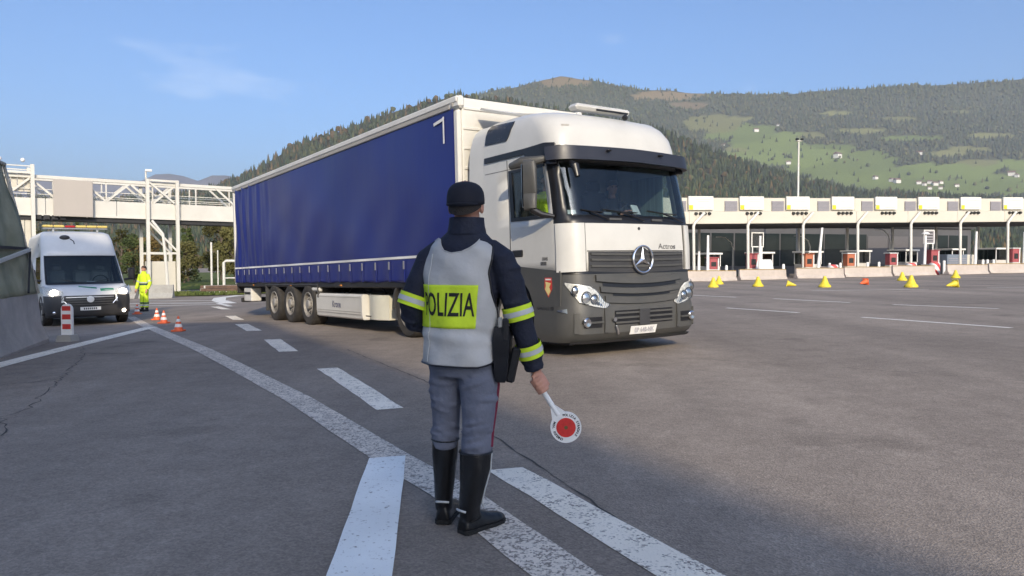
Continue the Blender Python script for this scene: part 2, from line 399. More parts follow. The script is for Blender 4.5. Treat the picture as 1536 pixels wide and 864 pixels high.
# thin broken lines across the plaza
for a, b in (((7.63, 31.06), (8.5, 28.0)), ((9.24, 26.1), (10.16, 22.2)), ((10.63, 20.6), (11.73, 17.8)), ((12.6, 15.6), (13.9, 12.2)), ((6.05, 20.8), (6.99, 18.0)), ((7.57, 15.96), (8.57, 12.66)), ((9.2, 10.6), (10.2, 7.3)), ((5.0, 24.4), (5.4, 22.9))):
    stripe('lane_dash', [a, b], 0.13, P_FAR)
for x0 in (13.5, 20.5, 27.5): stripe('lane_dash', [(x0, 36 - 0.2*x0), (x0 + 4.5, 34.6 - 0.2*x0)], 0.14, P_FAR)
# hatch lines of the gore beyond the worker
for a, b in (((-17.5, 33.5), (-12.6, 33.0)), ((-19.5, 37.5), (-13.5, 35.6)), ((-20.5, 41.5), (-14.8, 38.6))): stripe('lane_line', [a, b], 0.32, P_FAR)
stripe('lane_line', [(-13.1, 34.2), (-15.5, 39.0), (-17.6, 44.5), (-18.4, 50)], 0.7, P_FAR, lift=0.008)
stripe('edge_line', [(-11.6, 30.4), (-13.8, 34.6), (-19, 36.5), (-26, 37.8)], 0.22, P_FAR, lift=0.012)
# paving seam and cracks
CRACK = M('crack_filler', (0.06, 0.055, 0.05), 0.9, var=0.3, scale=20)
def wiggly(pts, amp, step=0.12):
    out = []
    for k in range(len(pts) - 1):
        a, b = Vector(pts[k]), Vector(pts[k+1]); n = max(1, int((b-a).length/step)); d = (b-a).normalized(); nn = Vector((-d.y, d.x))
        for i in range(n): out.append(tuple(a.lerp(b, i/n) + nn*random.gauss(0, amp)))
    out.append(pts[-1]); return out
def crack(pts, amp, w):
    pts = wiggly(pts, amp); Lp, Rp = [], []
    for i, p in enumerate(pts):
        a = Vector(pts[max(i-1, 0)]); b = Vector(pts[min(i+1, len(pts)-1)]); d = (b-a).normalized(); n = Vector((-d.y, d.x)); ww = w*random.uniform(0.15, 1.0)
        Lp.append(tuple(Vector(p)+n*ww/2)); Rp.append(tuple(Vector(p)-n*ww/2))
    o = ribbon('crack', Lp, Rp, CRACK, 0.003, 9, 0, 1)
crack([(-2.6, 11.6), (-0.89, 7.98), (-0.14, 5.46), (0.46, 3.85), (0.77, 2.98), (1.4, 1.2)], 0.008, 0.016)
crack([(-7.6, 13.1), (-6.4, 10.9), (-5.45, 8.87), (-4.9, 7.6), (-4.59, 6.95), (-4.6, 6.6), (-4.1, 6.0), (-4.0, 5.3)], 0.03, 0.016)
crack([(-6.9, 11.9), (-5.6, 11.6), (-4.7, 11.9)], 0.03, 0.03)
crack([(-5.5, 8.9), (-6.3, 8.3), (-6.8, 7.2)], 0.03, 0.02)
crack([(-8.9, 16.4), (-6.9, 15.2)], 0.03, 0.025)
crack([(2.2, 9.6), (3.9, 8.3), (5.9, 6.6), (7.4, 4.6)], 0.03, 0.012)
# ------------------------------------------------------------------ hills
# skylines as (bearing tangent, elevation tangent) read along the valley
def sky_line(pts): return [((x - 768)/1109.0) for x, y in pts], [((393 - y)/1109.0) for x, y in pts]
SPUR_Q, SPUR_E = sky_line([(-900, 300), (-300, 300), (150, 300), (300, 288), (345, 278), (400, 248), (450, 217), (520, 196), (600, 169), (690, 146), (740, 150), (800, 160), (900, 178), (1000, 202), (1030, 214), (1090, 240), (1150, 259), (1210, 275), (1300, 291), (1400, 297), (1536, 302), (1900, 310), (2600, 310)])
FAR_Q, FAR_E = sky_line([(100, 330), (400, 290), (560, 200), (690, 150), (780, 134), (815, 122), (840, 117), (890, 122), (960, 137), (1050, 143), (1150, 141), (1300, 137), (1400, 129), (1536, 122), (1700, 112), (2100, 130), (2700, 190)])
DIST_Q, DIST_E = sky_line([(-1200, 240), (-500, 262), (-100, 255), (60, 268), (160, 272), (215, 268), (262, 262), (300, 268), (330, 263), (380, 272), (500, 290), (700, 320)])
def hill_noise(x, y, s):
    return math.sin(x/s + 1.3*math.sin(y/s*0.7))*math.cos(y/s*0.9 + 0.8*math.sin(x/s*1.3))
def make_hill(name, Q, E, y0, y1, e0, p, nq, nt, rough, mat):
    q0, q1 = Q[0], Q[-1]; V = []; F = []
    for j in range(nt + 1):
        t = j/nt
        for i in range(nq + 1):
            q = lerp(q0, q1, i/nq); Y = lerp(y0, y1, t); e = e0 + (interp(q, Q, E) - e0)*(t**p)
            X = q*Y; z = 1.35 + Y*e
            z += rough*t*(1 - t*0.6)*(hill_noise(X, Y, 170) + 0.5*hill_noise(X + 300, Y, 74))*0.5
            V.append((X, Y, z))
    # back slope
    for i in range(nq + 1):
        q = lerp(q0, q1, i/nq); Y = y1*1.25; V.append((q*Y, Y, V[nt*(nq+1)+i][2]*0.7))
    n = nq + 1
    F = [(j*n+i, j*n+i+1, (j+1)*n+i+1, (j+1)*n+i) for j in range(nt+1) for i in range(nq)]
    mb = MB(); mb.v = V; mb.f = F; mb.m = [0]*len(F)
    o = mb.build(name, mat, normals=False, smooth=80) if mat else mb.build(name, [], normals=False, smooth=80); tag(o, kind='structure')
    return np.array(V), nq, nt, o
def land_mat(name, a, b, sc):
    m = bpy.data.materials.new(name); m.use_nodes = True; t = m.node_tree; bs = t.nodes['Principled BSDF']
    tc = t.nodes.new('ShaderNodeTexCoord'); n = t.nodes.new('ShaderNodeTexNoise'); n.inputs['Scale'].default_value = sc; n.inputs['Detail'].default_value = 8
    t.links.new(tc.outputs['Object'], n.inputs['Vector'])
    mx = t.nodes.new('ShaderNodeMix'); mx.data_type = 'RGBA'; mx.inputs[6].default_value = (*a, 1); mx.inputs[7].default_value = (*b, 1)
    r = t.nodes.new('ShaderNodeMapRange'); r.inputs['From Min'].default_value = 0.35; r.inputs['From Max'].default_value = 0.65
    t.links.new(n.outputs['Fac'], r.inputs['Value']); t.links.new(r.outputs[0], mx.inputs[0]); t.links.new(mx.outputs[2], bs.inputs['Base Color']); bs.inputs['Roughness'].default_value = 0.95
    bs.inputs['Specular IOR Level'].default_value = 0.1
    return m
LAND_N = land_mat('forest_floor', (0.045, 0.048, 0.025), (0.075, 0.065, 0.035), 0.01)
LAND_F = land_mat('mountain_meadow', (0.085, 0.135, 0.040), (0.125, 0.15, 0.055), 0.006)
LAND_D = land_mat('distant_rock', (0.13, 0.12, 0.12), (0.2, 0.18, 0.17), 0.002)
spur = make_hill('forested_hill', SPUR_Q, SPUR_E, 700, 2000, -0.012, 0.8, 150, 40, 34, LAND_N)
far = make_hill('mountain', FAR_Q, FAR_E, 2300, 4300, -0.002, 0.85, 320, 110, 60, None)
make_hill('distant_mountains', DIST_Q, DIST_E, 8000, 13000, 0.0, 0.8, 90, 12, 250, LAND_D)

# meadows on the far slope: (centre bearing, centre height, half sizes) where no wood grows
MEADOW0 = [(1065, 187, 34, 12, 1), (1110, 201, 46, 10, 0), (1152, 214, 42, 12, 0), (1190, 236, 62, 10, 0), (1255, 246, 66, 12, 0), (1290, 262, 64, 11, 0), (1405, 258, 70, 8, 0), (1345, 277, 66, 7, 0), (1455, 283, 80, 9, 0), (1505, 274, 52, 10, 0),
          (1345, 180, 26, 2.5, 1), (1360, 209, 42, 3, 0), (1150, 236, 60, 7, 0), (1240, 226, 34, 6, 0), (1300, 234, 26, 5, 0), (842, 123, 34, 9, 2), (1000, 146, 46, 6, 2), (1030, 160, 22, 5, 2), (1450, 226, 26, 3, 1), (1520, 248, 24, 5, 0), (1590, 262, 70, 12, 0), (1660, 285, 80, 10, 0), (1480, 205, 30, 2.5, 1), (1215, 205, 16, 4, 1), (1100, 180, 20, 3, 1)]
MEADOW = [(cx, cy, rx*1.3, ry*(1.45 if cy > 195 else 1.1), k) for cx, cy, rx, ry, k in MEADOW0] + [(1130, 226, 40, 9, 1), (1210, 258, 46, 7, 0), (1470, 246, 40, 6, 1), (1290, 198, 34, 4, 1), (1420, 232, 36, 5, 1), (1380, 268, 60, 6, 0), (1560, 232, 30, 4, 1), (1250, 172, 30, 3, 1), (1430, 170, 26, 2.5, 1)]
def meadow_kind(px, py):
    w = 1.0 + 0.22*math.sin(px*0.11 + py*0.23) + 0.14*math.sin(px*0.29 - py*0.41)
    for i, (cx, cy, rx, ry, k) in enumerate(MEADOW):
        if ((px - cx)/rx)**2 + ((py - cy)/ry)**2 < w: return k + 0.01*i
    return None
def meadow(px, py): return meadow_kind(px, py) is not None
def wood(name, hill, count, hmin, hmax, cols, skip=None, pick=None, bias=1.0):
    V, nq, nt, _o = hill; n = nq + 1; rows = []
    grid = V[:(nt+1)*n].reshape(nt+1, n, 3)
    T = RNG.random(count*2)**bias; U = RNG.random(count*2)
    out = []
    for t, u in zip(T, U):
        a, b = u*nq, t*nt; i, j = min(int(a), nq-1), min(int(b), nt-1); fa, fb = a-i, b-j
        p = (grid[j, i]*(1-fa)+grid[j, i+1]*fa)*(1-fb) + (grid[j+1, i]*(1-fa)+grid[j+1, i+1]*fa)*fb
        if skip and skip(p): continue
        out.append(p)
        if len(out) >= count: break
    P = np.array(out); k = len(P)
    h = RNG.uniform(hmin, hmax, k); w = h*RNG.uniform(0.17, 0.25, k)
    ang = RNG.uniform(0, 6.28, k)
    round_ = RNG.random(k) < 0.22
    # two stacked five-sided tiers per conifer; broad trees get a rounded second ring
    NS = 5; vv = np.zeros((k, NS*3 + 1, 3)); th = ang[:, None] + np.arange(NS)[None, :]*2*math.pi/NS
    for ring, (rr, zz, rr2, zz2) in enumerate(((1.0, 0.05, 0.9, 0.15), (0.62, 0.42, 1.25, 0.50), (0.34, 0.70, 0.85, 0.82))):
        rr_ = np.where(round_, rr2*1.25, rr)[:, None]*w[:, None]*RNG.uniform(0.75, 1.25, (k, NS)); zz_ = np.where(round_, zz2*0.72, zz)*h
        vv[:, ring*NS:(ring+1)*NS, 0] = P[:, 0:1] + np.cos(th)*rr_
        vv[:, ring*NS:(ring+1)*NS, 1] = P[:, 1:2] + np.sin(th)*rr_
        vv[:, ring*NS:(ring+1)*NS, 2] = (P[:, 2] + zz_)[:, None] + RNG.uniform(-0.05, 0.05, (k, NS))*h[:, None]
    vv[:, NS*3, :] = P + np.stack([w*0, w*0, np.where(round_, 0.70, 1.0)*h], 1)
    f = []
    for ring in range(2):
        for s in range(NS):
            a = ring*NS + s; b = ring*NS + (s+1) % NS; f += [(a, b, b+NS), (a, b+NS, a+NS)]
    for s in range(NS): f.append((2*NS+s, 2*NS+(s+1) % NS, 3*NS))
    f = np.array(f); nv = NS*3 + 1
    faces = (f[None] + (np.arange(k)*nv)[:, None, None]).reshape(-1, 3)
    me = bpy.data.meshes.new(name); me.vertices.add(k*nv); me.vertices.foreach_set('co', vv.reshape(-1))
    me.loops.add(faces.size); me.loops.foreach_set('vertex_index', faces.reshape(-1).astype(np.int32))
    me.polygons.add(len(faces)); me.polygons.foreach_set('loop_start', np.arange(len(faces), dtype=np.int32)*3)
    me.update(calc_edges=True)
    cols = np.array(cols); ci = RNG.integers(0, len(cols), k)
    if pick is not None: ci = np.array([pick(p, c) for p, c in zip(P, ci)])
    c = cols[ci]*RNG.uniform(0.7, 1.3, (k, 1)); c = np.where(round_[:, None] & (ci[:, None] < 4), c*np.array([1.25, 1.12, 0.9]), c)
    rgba = np.ones((k, nv, 4)); rgba[:, :, :3] = c[:, None, :]*RNG.uniform(0.8, 1.2, (k, nv, 1))
    at = me.color_attributes.new('leaf', 'FLOAT_COLOR', 'POINT'); at.data.foreach_set('color', rgba.reshape(-1))
    me.materials.append(LEAFCOL)
    o = link(name, me); tag(o, kind='stuff'); return o
LEAFCOL = bpy.data.materials.new('woodland_foliage'); LEAFCOL.use_nodes = True
_t = LEAFCOL.node_tree; _b = _t.nodes['Principled BSDF']; _a = _t.nodes.new('ShaderNodeAttribute'); _a.attribute_name = 'leaf'
_t.links.new(_a.outputs['Color'], _b.inputs['Base Color']); _b.inputs['Roughness'].default_value = 0.9; _b.inputs['Specular IOR Level'].default_value = 0.15
CONIF = [(0.040, 0.055, 0.028), (0.050, 0.066, 0.032), (0.034, 0.046, 0.026), (0.060, 0.070, 0.034), (0.105, 0.075, 0.035), (0.12, 0.085, 0.04), (0.085, 0.09, 0.04)]
def px_of(p): return 768 + 1109*p[0]/p[1], 393 - 1109*(p[2] - 1.35)/p[1]
# grass of the mountain: green hay meadows, olive pastures, brown alp near the top, needle litter in the wood
GRASS = [(0.155, 0.195, 0.055), (0.185, 0.185, 0.070), (0.185, 0.14, 0.075)]
def colour_mountain():
    V, nq, nt, ob = far; me = ob.data; rgba = np.ones((len(V), 4))
    for i, p in enumerate(V):
        k = meadow_kind(*px_of(p)); c = (0.075, 0.080, 0.04)
        if k is not None: c = np.array(GRASS[int(k)])*(0.85 + 0.3*((k*731) % 1.0))
        rgba[i, :3] = c
    at = me.color_attributes.new('leaf', 'FLOAT_COLOR', 'POINT'); at.data.foreach_set('color', rgba.reshape(-1)); me.materials.clear(); me.materials.append(LEAFCOL)
colour_mountain()
tag(wood('hillside_wood', spur, 42000, 15, 25, CONIF, pick=lambda p, c: c if (c < 4 or random.random() < (0.75 if p[0] < 0 else 0.3)) else c % 4),
    'dense brown and dark green wood covering the nearer hillside behind the truck', 'woodland')
tag(wood('mountain_wood', far, 62000, 17, 26, [(0.062, 0.080, 0.042), (0.075, 0.092, 0.046), (0.052, 0.068, 0.038), (0.088, 0.098, 0.048), (0.11, 0.105, 0.05)], skip=lambda p: (meadow(*px_of(p)) and random.random() < 0.95) or (px_of(p)[1] > 250 and random.random() < 0.35)),
    'conifer wood between green meadows on the far mountain', 'woodland')

# farmhouses and a hamlet on the mountain meadows
FARM_W = M('farmhouse_wall', (0.75, 0.72, 0.66), 0.8, var=0.05); FARM_R = M('farmhouse_roof', (0.20, 0.12, 0.09), 0.8, var=0.2)
def hill_at(px, py):
    V, nq, nt, _o = far; g = V[:(nt+1)*(nq+1)].reshape(nt+1, nq+1, 3)
    q = (px - 768)/1109.0; i = min(max(int(round((q - FAR_Q[0])/(FAR_Q[-1]-FAR_Q[0])*nq)), 0), nq)
    col = g[:, i]; ys = [px_of(c)[1] for c in col]; j = int(np.argmin([abs(y - py) for y in ys])); return col[j]
proto_house = None
FARMS = [(1086, 221, 26, 'white farmhouse high on the meadow above the dark spur wood'), (1134, 199, 30, 'white farmhouse below the highest brownish meadow'), (1181, 247, 26, 'white farmhouse at the lower edge of the meadow above the spur wood'),
         (1256, 238, 44, 'large white farmhouse in the middle of the broad green meadows'), (1309, 270, 26, 'white house standing apart on the meadow between the light mast and the hamlet'), (1334, 274, 26, None), (1347, 274, 32, None), (1372, 277, 24, None), (1382, 280, 22, None), (1391, 275, 24, None), (1400, 279, 26, None), (1412, 276, 22, None), (1388, 283, 20, None), (1408, 284, 20, None), (1432, 280, 20, None),
         (1378, 234, 30, 'lone grey barn in the wood above the hamlet'), (1513, 264, 34, 'white house at the far edge of the meadow beyond the hamlet'), (1520, 266, 26, None), (1168, 190, 18, 'tiny hut at the top edge of the wooded slope')]
for px, py, w, lab in FARMS:
    p = hill_at(px, py); r = empty('farmhouse', (p[0], p[1], p[2] - 2), R(random.uniform(-40, 40)))
    s = w*0.75; wl = MB().box((0, 0, s*0.3), (s, s*0.7, s*0.6)); wl.build('wall', FARM_W, r, 0)
    MB().prism([(-s*0.42, s*0.6), (s*0.42, s*0.6), (0, s*0.92)], lambda u, v: (-s*0.57, u, v), lambda u, v: (s*0.57, u, v)).build('roof', FARM_R, r, 0)
    tag(r, lab or 'small white house in the hamlet on the mountain meadow', 'house', 'houses on the mountain meadows')
# ------------------------------------------------------------------ toll plaza (right of the truck)
PA = Vector((16.2, 66.0, 0)); PB = Vector((51.5, 75.0, 0)); PA.z = G(PA.x, PA.y); PB.z = G(PB.x, PB.y)
PX = (PB - PA).normalized(); PY = Vector((-PX.y, PX.x, 0)).normalized(); PZ = PX.cross(PY)
PM = Matrix((PX, PY, PZ)).transposed().to_4x4(); PM.translation = PA
def PW(t, d, h=0.0):
    p = PM @ Vector((t, d, 0)); return Vector((p.x, p.y, G(p.x, p.y) + h))
def on_plaza(name, t, d, rz=0.0):
    p = PW(t, d); return empty(name, p, math.atan2(PX.y, PX.x) + rz)
FASCIA = M('canopy_fascia', (0.56, 0.525, 0.44), 0.55, var=0.05, scale=0.5, dirt=0.12, dirtcol=(0.45, 0.4, 0.32))
BOARD = M('sign_board_face', (0.70, 0.69, 0.62), 0.5, var=0.05, scale=1)
LOUVRE = M('grey_louvre', (0.26, 0.25, 0.27), 0.6, var=0.1)
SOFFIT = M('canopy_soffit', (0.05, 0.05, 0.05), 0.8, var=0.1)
PRINT = M('faded_print', (0.30, 0.30, 0.33), 0.6)
LENS = M('signal_lens_off', (0.03, 0.03, 0.028), 0.25)
can = empty('toll_canopy', mat=PM)
tag(can, 'long cream toll plaza canopy on bent columns below the mountain', 'canopy')
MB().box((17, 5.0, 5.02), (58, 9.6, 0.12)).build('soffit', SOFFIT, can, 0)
MB().box((17, 5.2, 6.9), (58, 9.2, 0.3)).build('roof', TRAILW, can, 0)
BT = [-5.4, -0.5, 4.6, 9.4, 14.26, 19.07, 23.97, 29.0, 34.2, 39.2]
pan = MB().box((0, 0, 0), (5.78, 0.35, 1.10), 0.02).mesh('fascia_panel', FASCIA, 30)
pan2 = MB().box((0, 0, 0), (5.78, 0.25, 1.22), 0.02).mesh('upper_fascia_panel', FASCIA, 30)
for k in range(10):
    a = link('fascia_panel', pan, can); a.location = (-9.1 + 5.8*k, 0.1, 5.62)
    b = link('upper_fascia_panel', pan2, can); b.location = (-9.1 + 5.8*k, 0.32, 6.80)
brd = MB().box((0, 0, 0), (2.45, 0.16, 1.22), 0.02).mesh('sign_board', BOARD, 30)
prn = MB()
for i, (x, w, z) in enumerate(((0.25, 1.6, 0.30), (0.25, 1.2, 0.12), (0.3, 1.5, -0.08), (0.35, 1.1, -0.27), (0.35, 1.3, -0.42))): prn.box((x, -0.083, z), (w, 0.004, 0.035))
prn = prn.mesh('faded_lettering', PRINT, 0)
yl = MB().box((-1.0, -0.084, -0.38), (0.40, 0.006, 0.40)).mesh('yellow_symbol', YELLOW, 0)
lv = MB()
for i in range(7): lv.box((0, -0.02*(i % 2), -0.40 + 0.133*i), (1.25, 0.10, 0.115))
lv = lv.mesh('louvre', LOUVRE, 0)
lamp = MB().lathe([(0.16, 0.0), (0.16, -0.06), (0.12, -0.20), (0.0, -0.20)], 12, axis='y').mesh('signal_lamp', LENS, 30)
for i, t in enumerate(BT):
    o = link('sign_board', brd, can); o.location = (t + 1.3, 0.02, 6.92)
    q = link('lettering', prn, o); q = link('symbol', yl, o)
    o = link('louvre', lv, can); o.location = (t - 0.72, 0.14, 6.66)
    for k in range(4): o = link('signal_lamp', lamp, can); o.location = (t + 0.75 + 0.44*k, -0.07, 5.97)
colm = MB().tube([(0, -0.35, -0.3), (0, -0.35, 4.85), (0.12, -0.34, 5.1), (1.15, -0.24, 6.05)], 0.13, 10).mesh('column', STEELW, 40)
for t in (-5.9, -0.13, 5.27, 11.0, 16.9, 22.9, 28.7, 34.5, 40.3):
    o = link('column', colm, can); o.location = (t, 0, 0)
    o = link('rear_column', MB().cyl((0, 8.6, -0.3), (0, 8.6, 5.0), 0.14).mesh('rear_column', STEELW), can); o.location = (t, 0, 0)

# concrete barriers closing the lanes
OCHRE = M('ochre_cap', (0.30, 0.21, 0.09), 0.8, var=0.2)
PINKC = M('plaza_concrete', (0.46, 0.40, 0.35), 0.85, var=0.15, scale=1.2, bump=0.2, bscale=30, dirt=0.3, dirtcol=(0.22, 0.2, 0.19))
def jersey(L): return MB().prism([(-0.30, 0), (0.30, 0), (0.30, 0.09), (0.13, 0.32), (0.09, 0.86), (-0.09, 0.86), (-0.13, 0.32), (-0.30, 0.09)], lambda u, v: (-L/2, u, v), lambda u, v: (L/2, u, v))
jm = jersey(4.7).mesh('block', PINKC, 20); cap = MB().box((0, 0, 0.89), (4.66, 0.24, 0.06), 0.01).mesh('cap', OCHRE, 0)
JL = ['in front of the first red machine', 'in front of the small white van', 'in front of the first orange machine', 'in front of the second orange machine', 'in front of the red and white machine', 'in front of the framed sign', 'in front of the blue-grey kiosk', 'in front of the bright red machine', 'at the far end of the row']
for k in range(9):
    r = on_plaza('concrete_barrier', -0.2 + 5.05*k, -3.4 - 0.18*k + 0.4*math.sin(k*2.1), 0.05*math.sin(k*1.7)); link('block', jm, r); link('cap', cap, r)
    tag(r, 'pale concrete barrier with an ochre cap ' + JL[k], 'barrier', 'concrete barriers across the toll lanes')
# crash cushions with red and white chevrons
def stripes_mat(name, a, b, sc, rot, dim='X'):
    m = bpy.data.materials.new(name); m.use_nodes = True; t = m.node_tree; bs = t.nodes['Principled BSDF']
    tc = t.nodes.new('ShaderNodeTexCoord'); mp = t.nodes.new('ShaderNodeMapping'); mp.inputs['Rotation'].default_value = rot
    w = t.nodes.new('ShaderNodeTexWave'); w.inputs['Scale'].default_value = sc; w.bands_direction = dim
    r = t.nodes.new('ShaderNodeValToRGB'); r.color_ramp.interpolation = 'CONSTANT'; r.color_ramp.elements[0].color = (*a, 1); r.color_ramp.elements[1].color = (*b, 1); r.color_ramp.elements[1].position = 0.5
    t.links.new(tc.outputs['Object'], mp.inputs[0]); t.links.new(mp.outputs[0], w.inputs['Vector']); t.links.new(w.outputs['Fac'], r.inputs[0]); t.links.new(r.outputs[0], bs.inputs['Base Color']); bs.inputs['Roughness'].default_value = 0.5
    return m
CHEV = stripes_mat('red_white_chevron', (0.62, 0.05, 0.05), (0.75, 0.73, 0.70), 0.55, (0, R(40), 0))
for t, lab in ((12.2, 'red and white striped crash cushion below the leaning lane post'), (20.6, 'red and white striped crash cushion with a machine of the same colours above it'), (23.2, 'low striped crash cushion beside a canopy column')):
    r = on_plaza('crash_cushion', t, -2.9)
    MB().lathe([(0.42, 0), (0.45, 0.05), (0.45, 1.05), (0.38, 1.15), (0.0, 1.17)], 16).build('drum', CHEV, r)
    MB().box((0, 0.75, 0.5), (0.7, 1.2, 0.98), 0.05).build('backing_block', PINKC, r)
    tag(r, lab, 'crash cushion', 'crash cushions at the toll islands')
# machines, posts and booths on the islands
MACH = M('machine_body', (0.55, 0.52, 0.47), 0.5, var=0.06)
def machine(t, d, colr, h, lab, white=False):
    r = on_plaza('payment_machine', t, d)
    MB().box((0, 0, 0.5), (0.85, 0.7, 1.0), 0.03).build('plinth', MACH, r)
    MB().box((0, 0, 1.0 + (h-1)/2), (0.8, 0.66, h - 1.0), 0.04).build('cabinet', colr, r)
    MB().box((0, -0.345, 1.0 + (h-1)*0.45), (0.5, 0.02, (h-1)*0.4), 0.01).build('screen', LENS, r)
    MB().box((0.48, -0.05, h/2), (0.10, 0.55, h), 0.02).build('side_frame', WPAINT, r)
    MB().box((0, 0, h + 0.04), (1.0, 0.85, 0.08), 0.02).build('roof', WPAINT if white else colr, r)
    tag(r, lab, 'machine', 'payment machines in the toll lanes')
ORG = M('orange_panel', (0.42, 0.13, 0.06), 0.6); PNK = M('faded_red_panel', (0.34, 0.075, 0.08), 0.6)
machine(1.58, -0.4, PNK, 2.0, 'faded red payment machine nearest the truck, beside two tall white posts')
machine(6.2, 0.6, PNK, 2.3, 'faded red payment machine beside the white van')
machine(11.35, -0.4, ORG, 2.15, 'orange payment machine next to the leaning white lane post')
machine(15.85, -0.4, ORG, 2.15, 'orange payment machine beside the canopy column under the tall light mast', True)
machine(20.9, 0.0, PNK, 2.1, 'red and white payment machine above the striped crash cushion', True)
machine(25.5, -0.2, PNK, 2.3, 'small red payment machine under the framed sign')
machine(35.1, -0.4, PNK, 2.35, 'bright red payment machine in a white frame', True)
for t, d, h, lean, lab in ((0.9, -0.9, 4.0, 0, 'tall white lane post beside the first red payment machine'), (0.2, -0.6, 2.6, 0, 'shorter white lane post close to the truck'), (6.1, -0.9, 3.9, 0, 'tall white lane post beside the framed dark sign'), (12.6, -0.8, 4.6, 0.45, 'leaning white lane post beside an orange payment machine'), (24.1, -0.8, 3.9, 0.1, 'white lane post with a flat mushroom top'), (30.1, -0.8, 4.1, 0.12, 'tapering white lane post beside the cream kiosk'), (36.0, -0.8, 4.0, 0, 'tapering white lane post beside the bright red machine')):
    r = on_plaza('lane_post', t, d)
    MB().tube([(-lean, 0, 0), (-lean*0.5, 0, h*0.5), (0, 0, h)], [0.15, 0.13, 0.10], 10).build('pole', WPAINT, r)
    MB().box((-lean, 0, 0.15), (0.6, 0.6, 0.3), 0.05).build('foot', PINKC, r)
    if 'mushroom' in lab: MB().lathe([(0.36, h), (0.3, h + 0.12), (0.08, h + 0.22), (0, h + 0.22)], 12).build('top_cap', WPAINT, r)
    tag(r, lab, 'post', 'tall white posts at the toll islands')
bo = MB().lathe([(0.12, 0), (0.12, 1.25), (0.09, 1.32), (0, 1.33)], 10).mesh('bollard', WPAINT, 30)
for t in (3.0, 8.9, 13.9, 15.0, 17.6, 19.2, 26.9, 31.2, 32.0, 32.9, 37.6):
    p = PW(t, -0.5 + 0.3*math.sin(t)); o = link('bollard', bo); o.location = p
    tag(o, 'short white bollard standing on a toll island', 'bollard', 'white bollards on the toll islands')
def booth(t, d, lab):
    r = on_plaza('toll_booth', t, d)
    MB().box((0, 0, 0.14), (1.9, 3.2, 0.28), 0.04).build('island_base', PINKC, r)
    MB().box((0, 0, 0.78), (1.4, 2.3, 1.0), 0.03).build('cabin', MACH, r)
    MB().box((0, 0, 1.83), (1.36, 2.26, 1.1), 0.02).build('glazing', DARKGLASS, r)
    for x in (-0.69, 0.69):
        for y in (-1.14, 1.14): MB().box((x, y, 1.83), (0.07, 0.07, 1.1)).build('corner_post', WPAINT, r, 0)
    MB().box((0, 0, 2.47), (1.7, 2.7, 0.18), 0.04).build('roof', WPAINT, r)
    tag(r, lab, 'booth', 'toll booths under the canopy')
for t, lab in ((3.6, 'toll booth with the truck-side view of the grass bank'), (9.2, 'toll booth behind the first orange machine'), (14.6, 'toll booth behind the second orange machine'), (20.2, 'toll booth behind the red and white machine'), (25.9, 'toll booth behind the framed sign stand'), (31.6, 'toll booth behind the cream kiosk'), (37.2, 'toll booth behind the bright red machine')): booth(t, 4.0, lab)
KIO = M('kiosk_blue_grey', (0.16, 0.19, 0.23), 0.5)
r = on_plaza('kiosk', 28.4, 0.4); MB().box((0, 0, 0.95), (2.4, 1.4, 1.9), 0.04).build('body', KIO, r); MB().box((1.75, 0, 0.95), (1.1, 1.3, 1.88), 0.04).build('cream_cabinet', FASCIA, r)
for k in range(6): MB().box((0, -0.71, 0.4 + 0.22*k), (2.1, 0.03, 0.08)).build('slat', LOUVRE, r, 0)
tag(r, 'low blue-grey kiosk with a cream cabinet between canopy columns', 'kiosk')
for t, d, h0, lab in ((7.35, 1.5, 3.0, 'dark square sign in a white frame above the white van'), (26.2, 1.0, 3.05, 'white-framed sign with dark lines between two canopy columns')):
    r = on_plaza('framed_sign', t, d)
    MB().box((0, 0, h0 + 0.65), (1.15, 0.05, 1.15)).build('panel', LENS if t < 10 else LOUVRE, r, 0)
    for a, b in (((-0.6, 0, h0), (-0.6, 0, h0+1.3)), ((0.6, 0, h0), (0.6, 0, h0+1.3)), ((-0.65, 0, h0), (0.65, 0, h0)), ((-0.65, 0, h0+1.3), (0.65, 0, h0+1.3))): MB().bar(a, b, 0.09).build('frame_bar', WPAINT, r, 0)
    MB().cyl((0.5, 0.02, 0), (0.5, 0.02, h0), 0.06).build('leg', WPAINT, r); MB().cyl((-0.5, 0.02, 0), (-0.5, 0.02, h0), 0.06).build('leg', WPAINT, r)
    if t > 10:
        for k in range(4): MB().box((0, -0.03, h0 + 0.25 + 0.27*k), (0.9, 0.012, 0.09)).build('text_line', LENS, r, 0)
    tag(r, lab, 'sign', 'framed signs in the toll lanes')
for t, d, s, lab in ((9.6, 9.5, 1, 'curved lamp post behind the canopy near the framed dark sign'), (18.9, 9.5, 1, 'curved lamp post behind the canopy beside the tall light mast column'), (30.0, 10.5, 1, 'tall curved lamp post behind the cream kiosk')):
    r = on_plaza('street_lamp', t, d); H = 4.3 if t < 25 else 5.0
    MB().tube([(0, 0, 0), (0, 0, H*0.72), (-0.25, 0, H*0.88), (-0.9, 0, H*0.98), (-1.5, 0, H)], [0.09, 0.07, 0.06, 0.05, 0.05], 8).build('pole', STEELW, r)
    MB().box((-1.7, 0, H), (0.6, 0.2, 0.1), 0.03).build('lamp_head', STEELW, r)
    tag(r, lab, 'lamp', 'curved lamps behind the canopy')
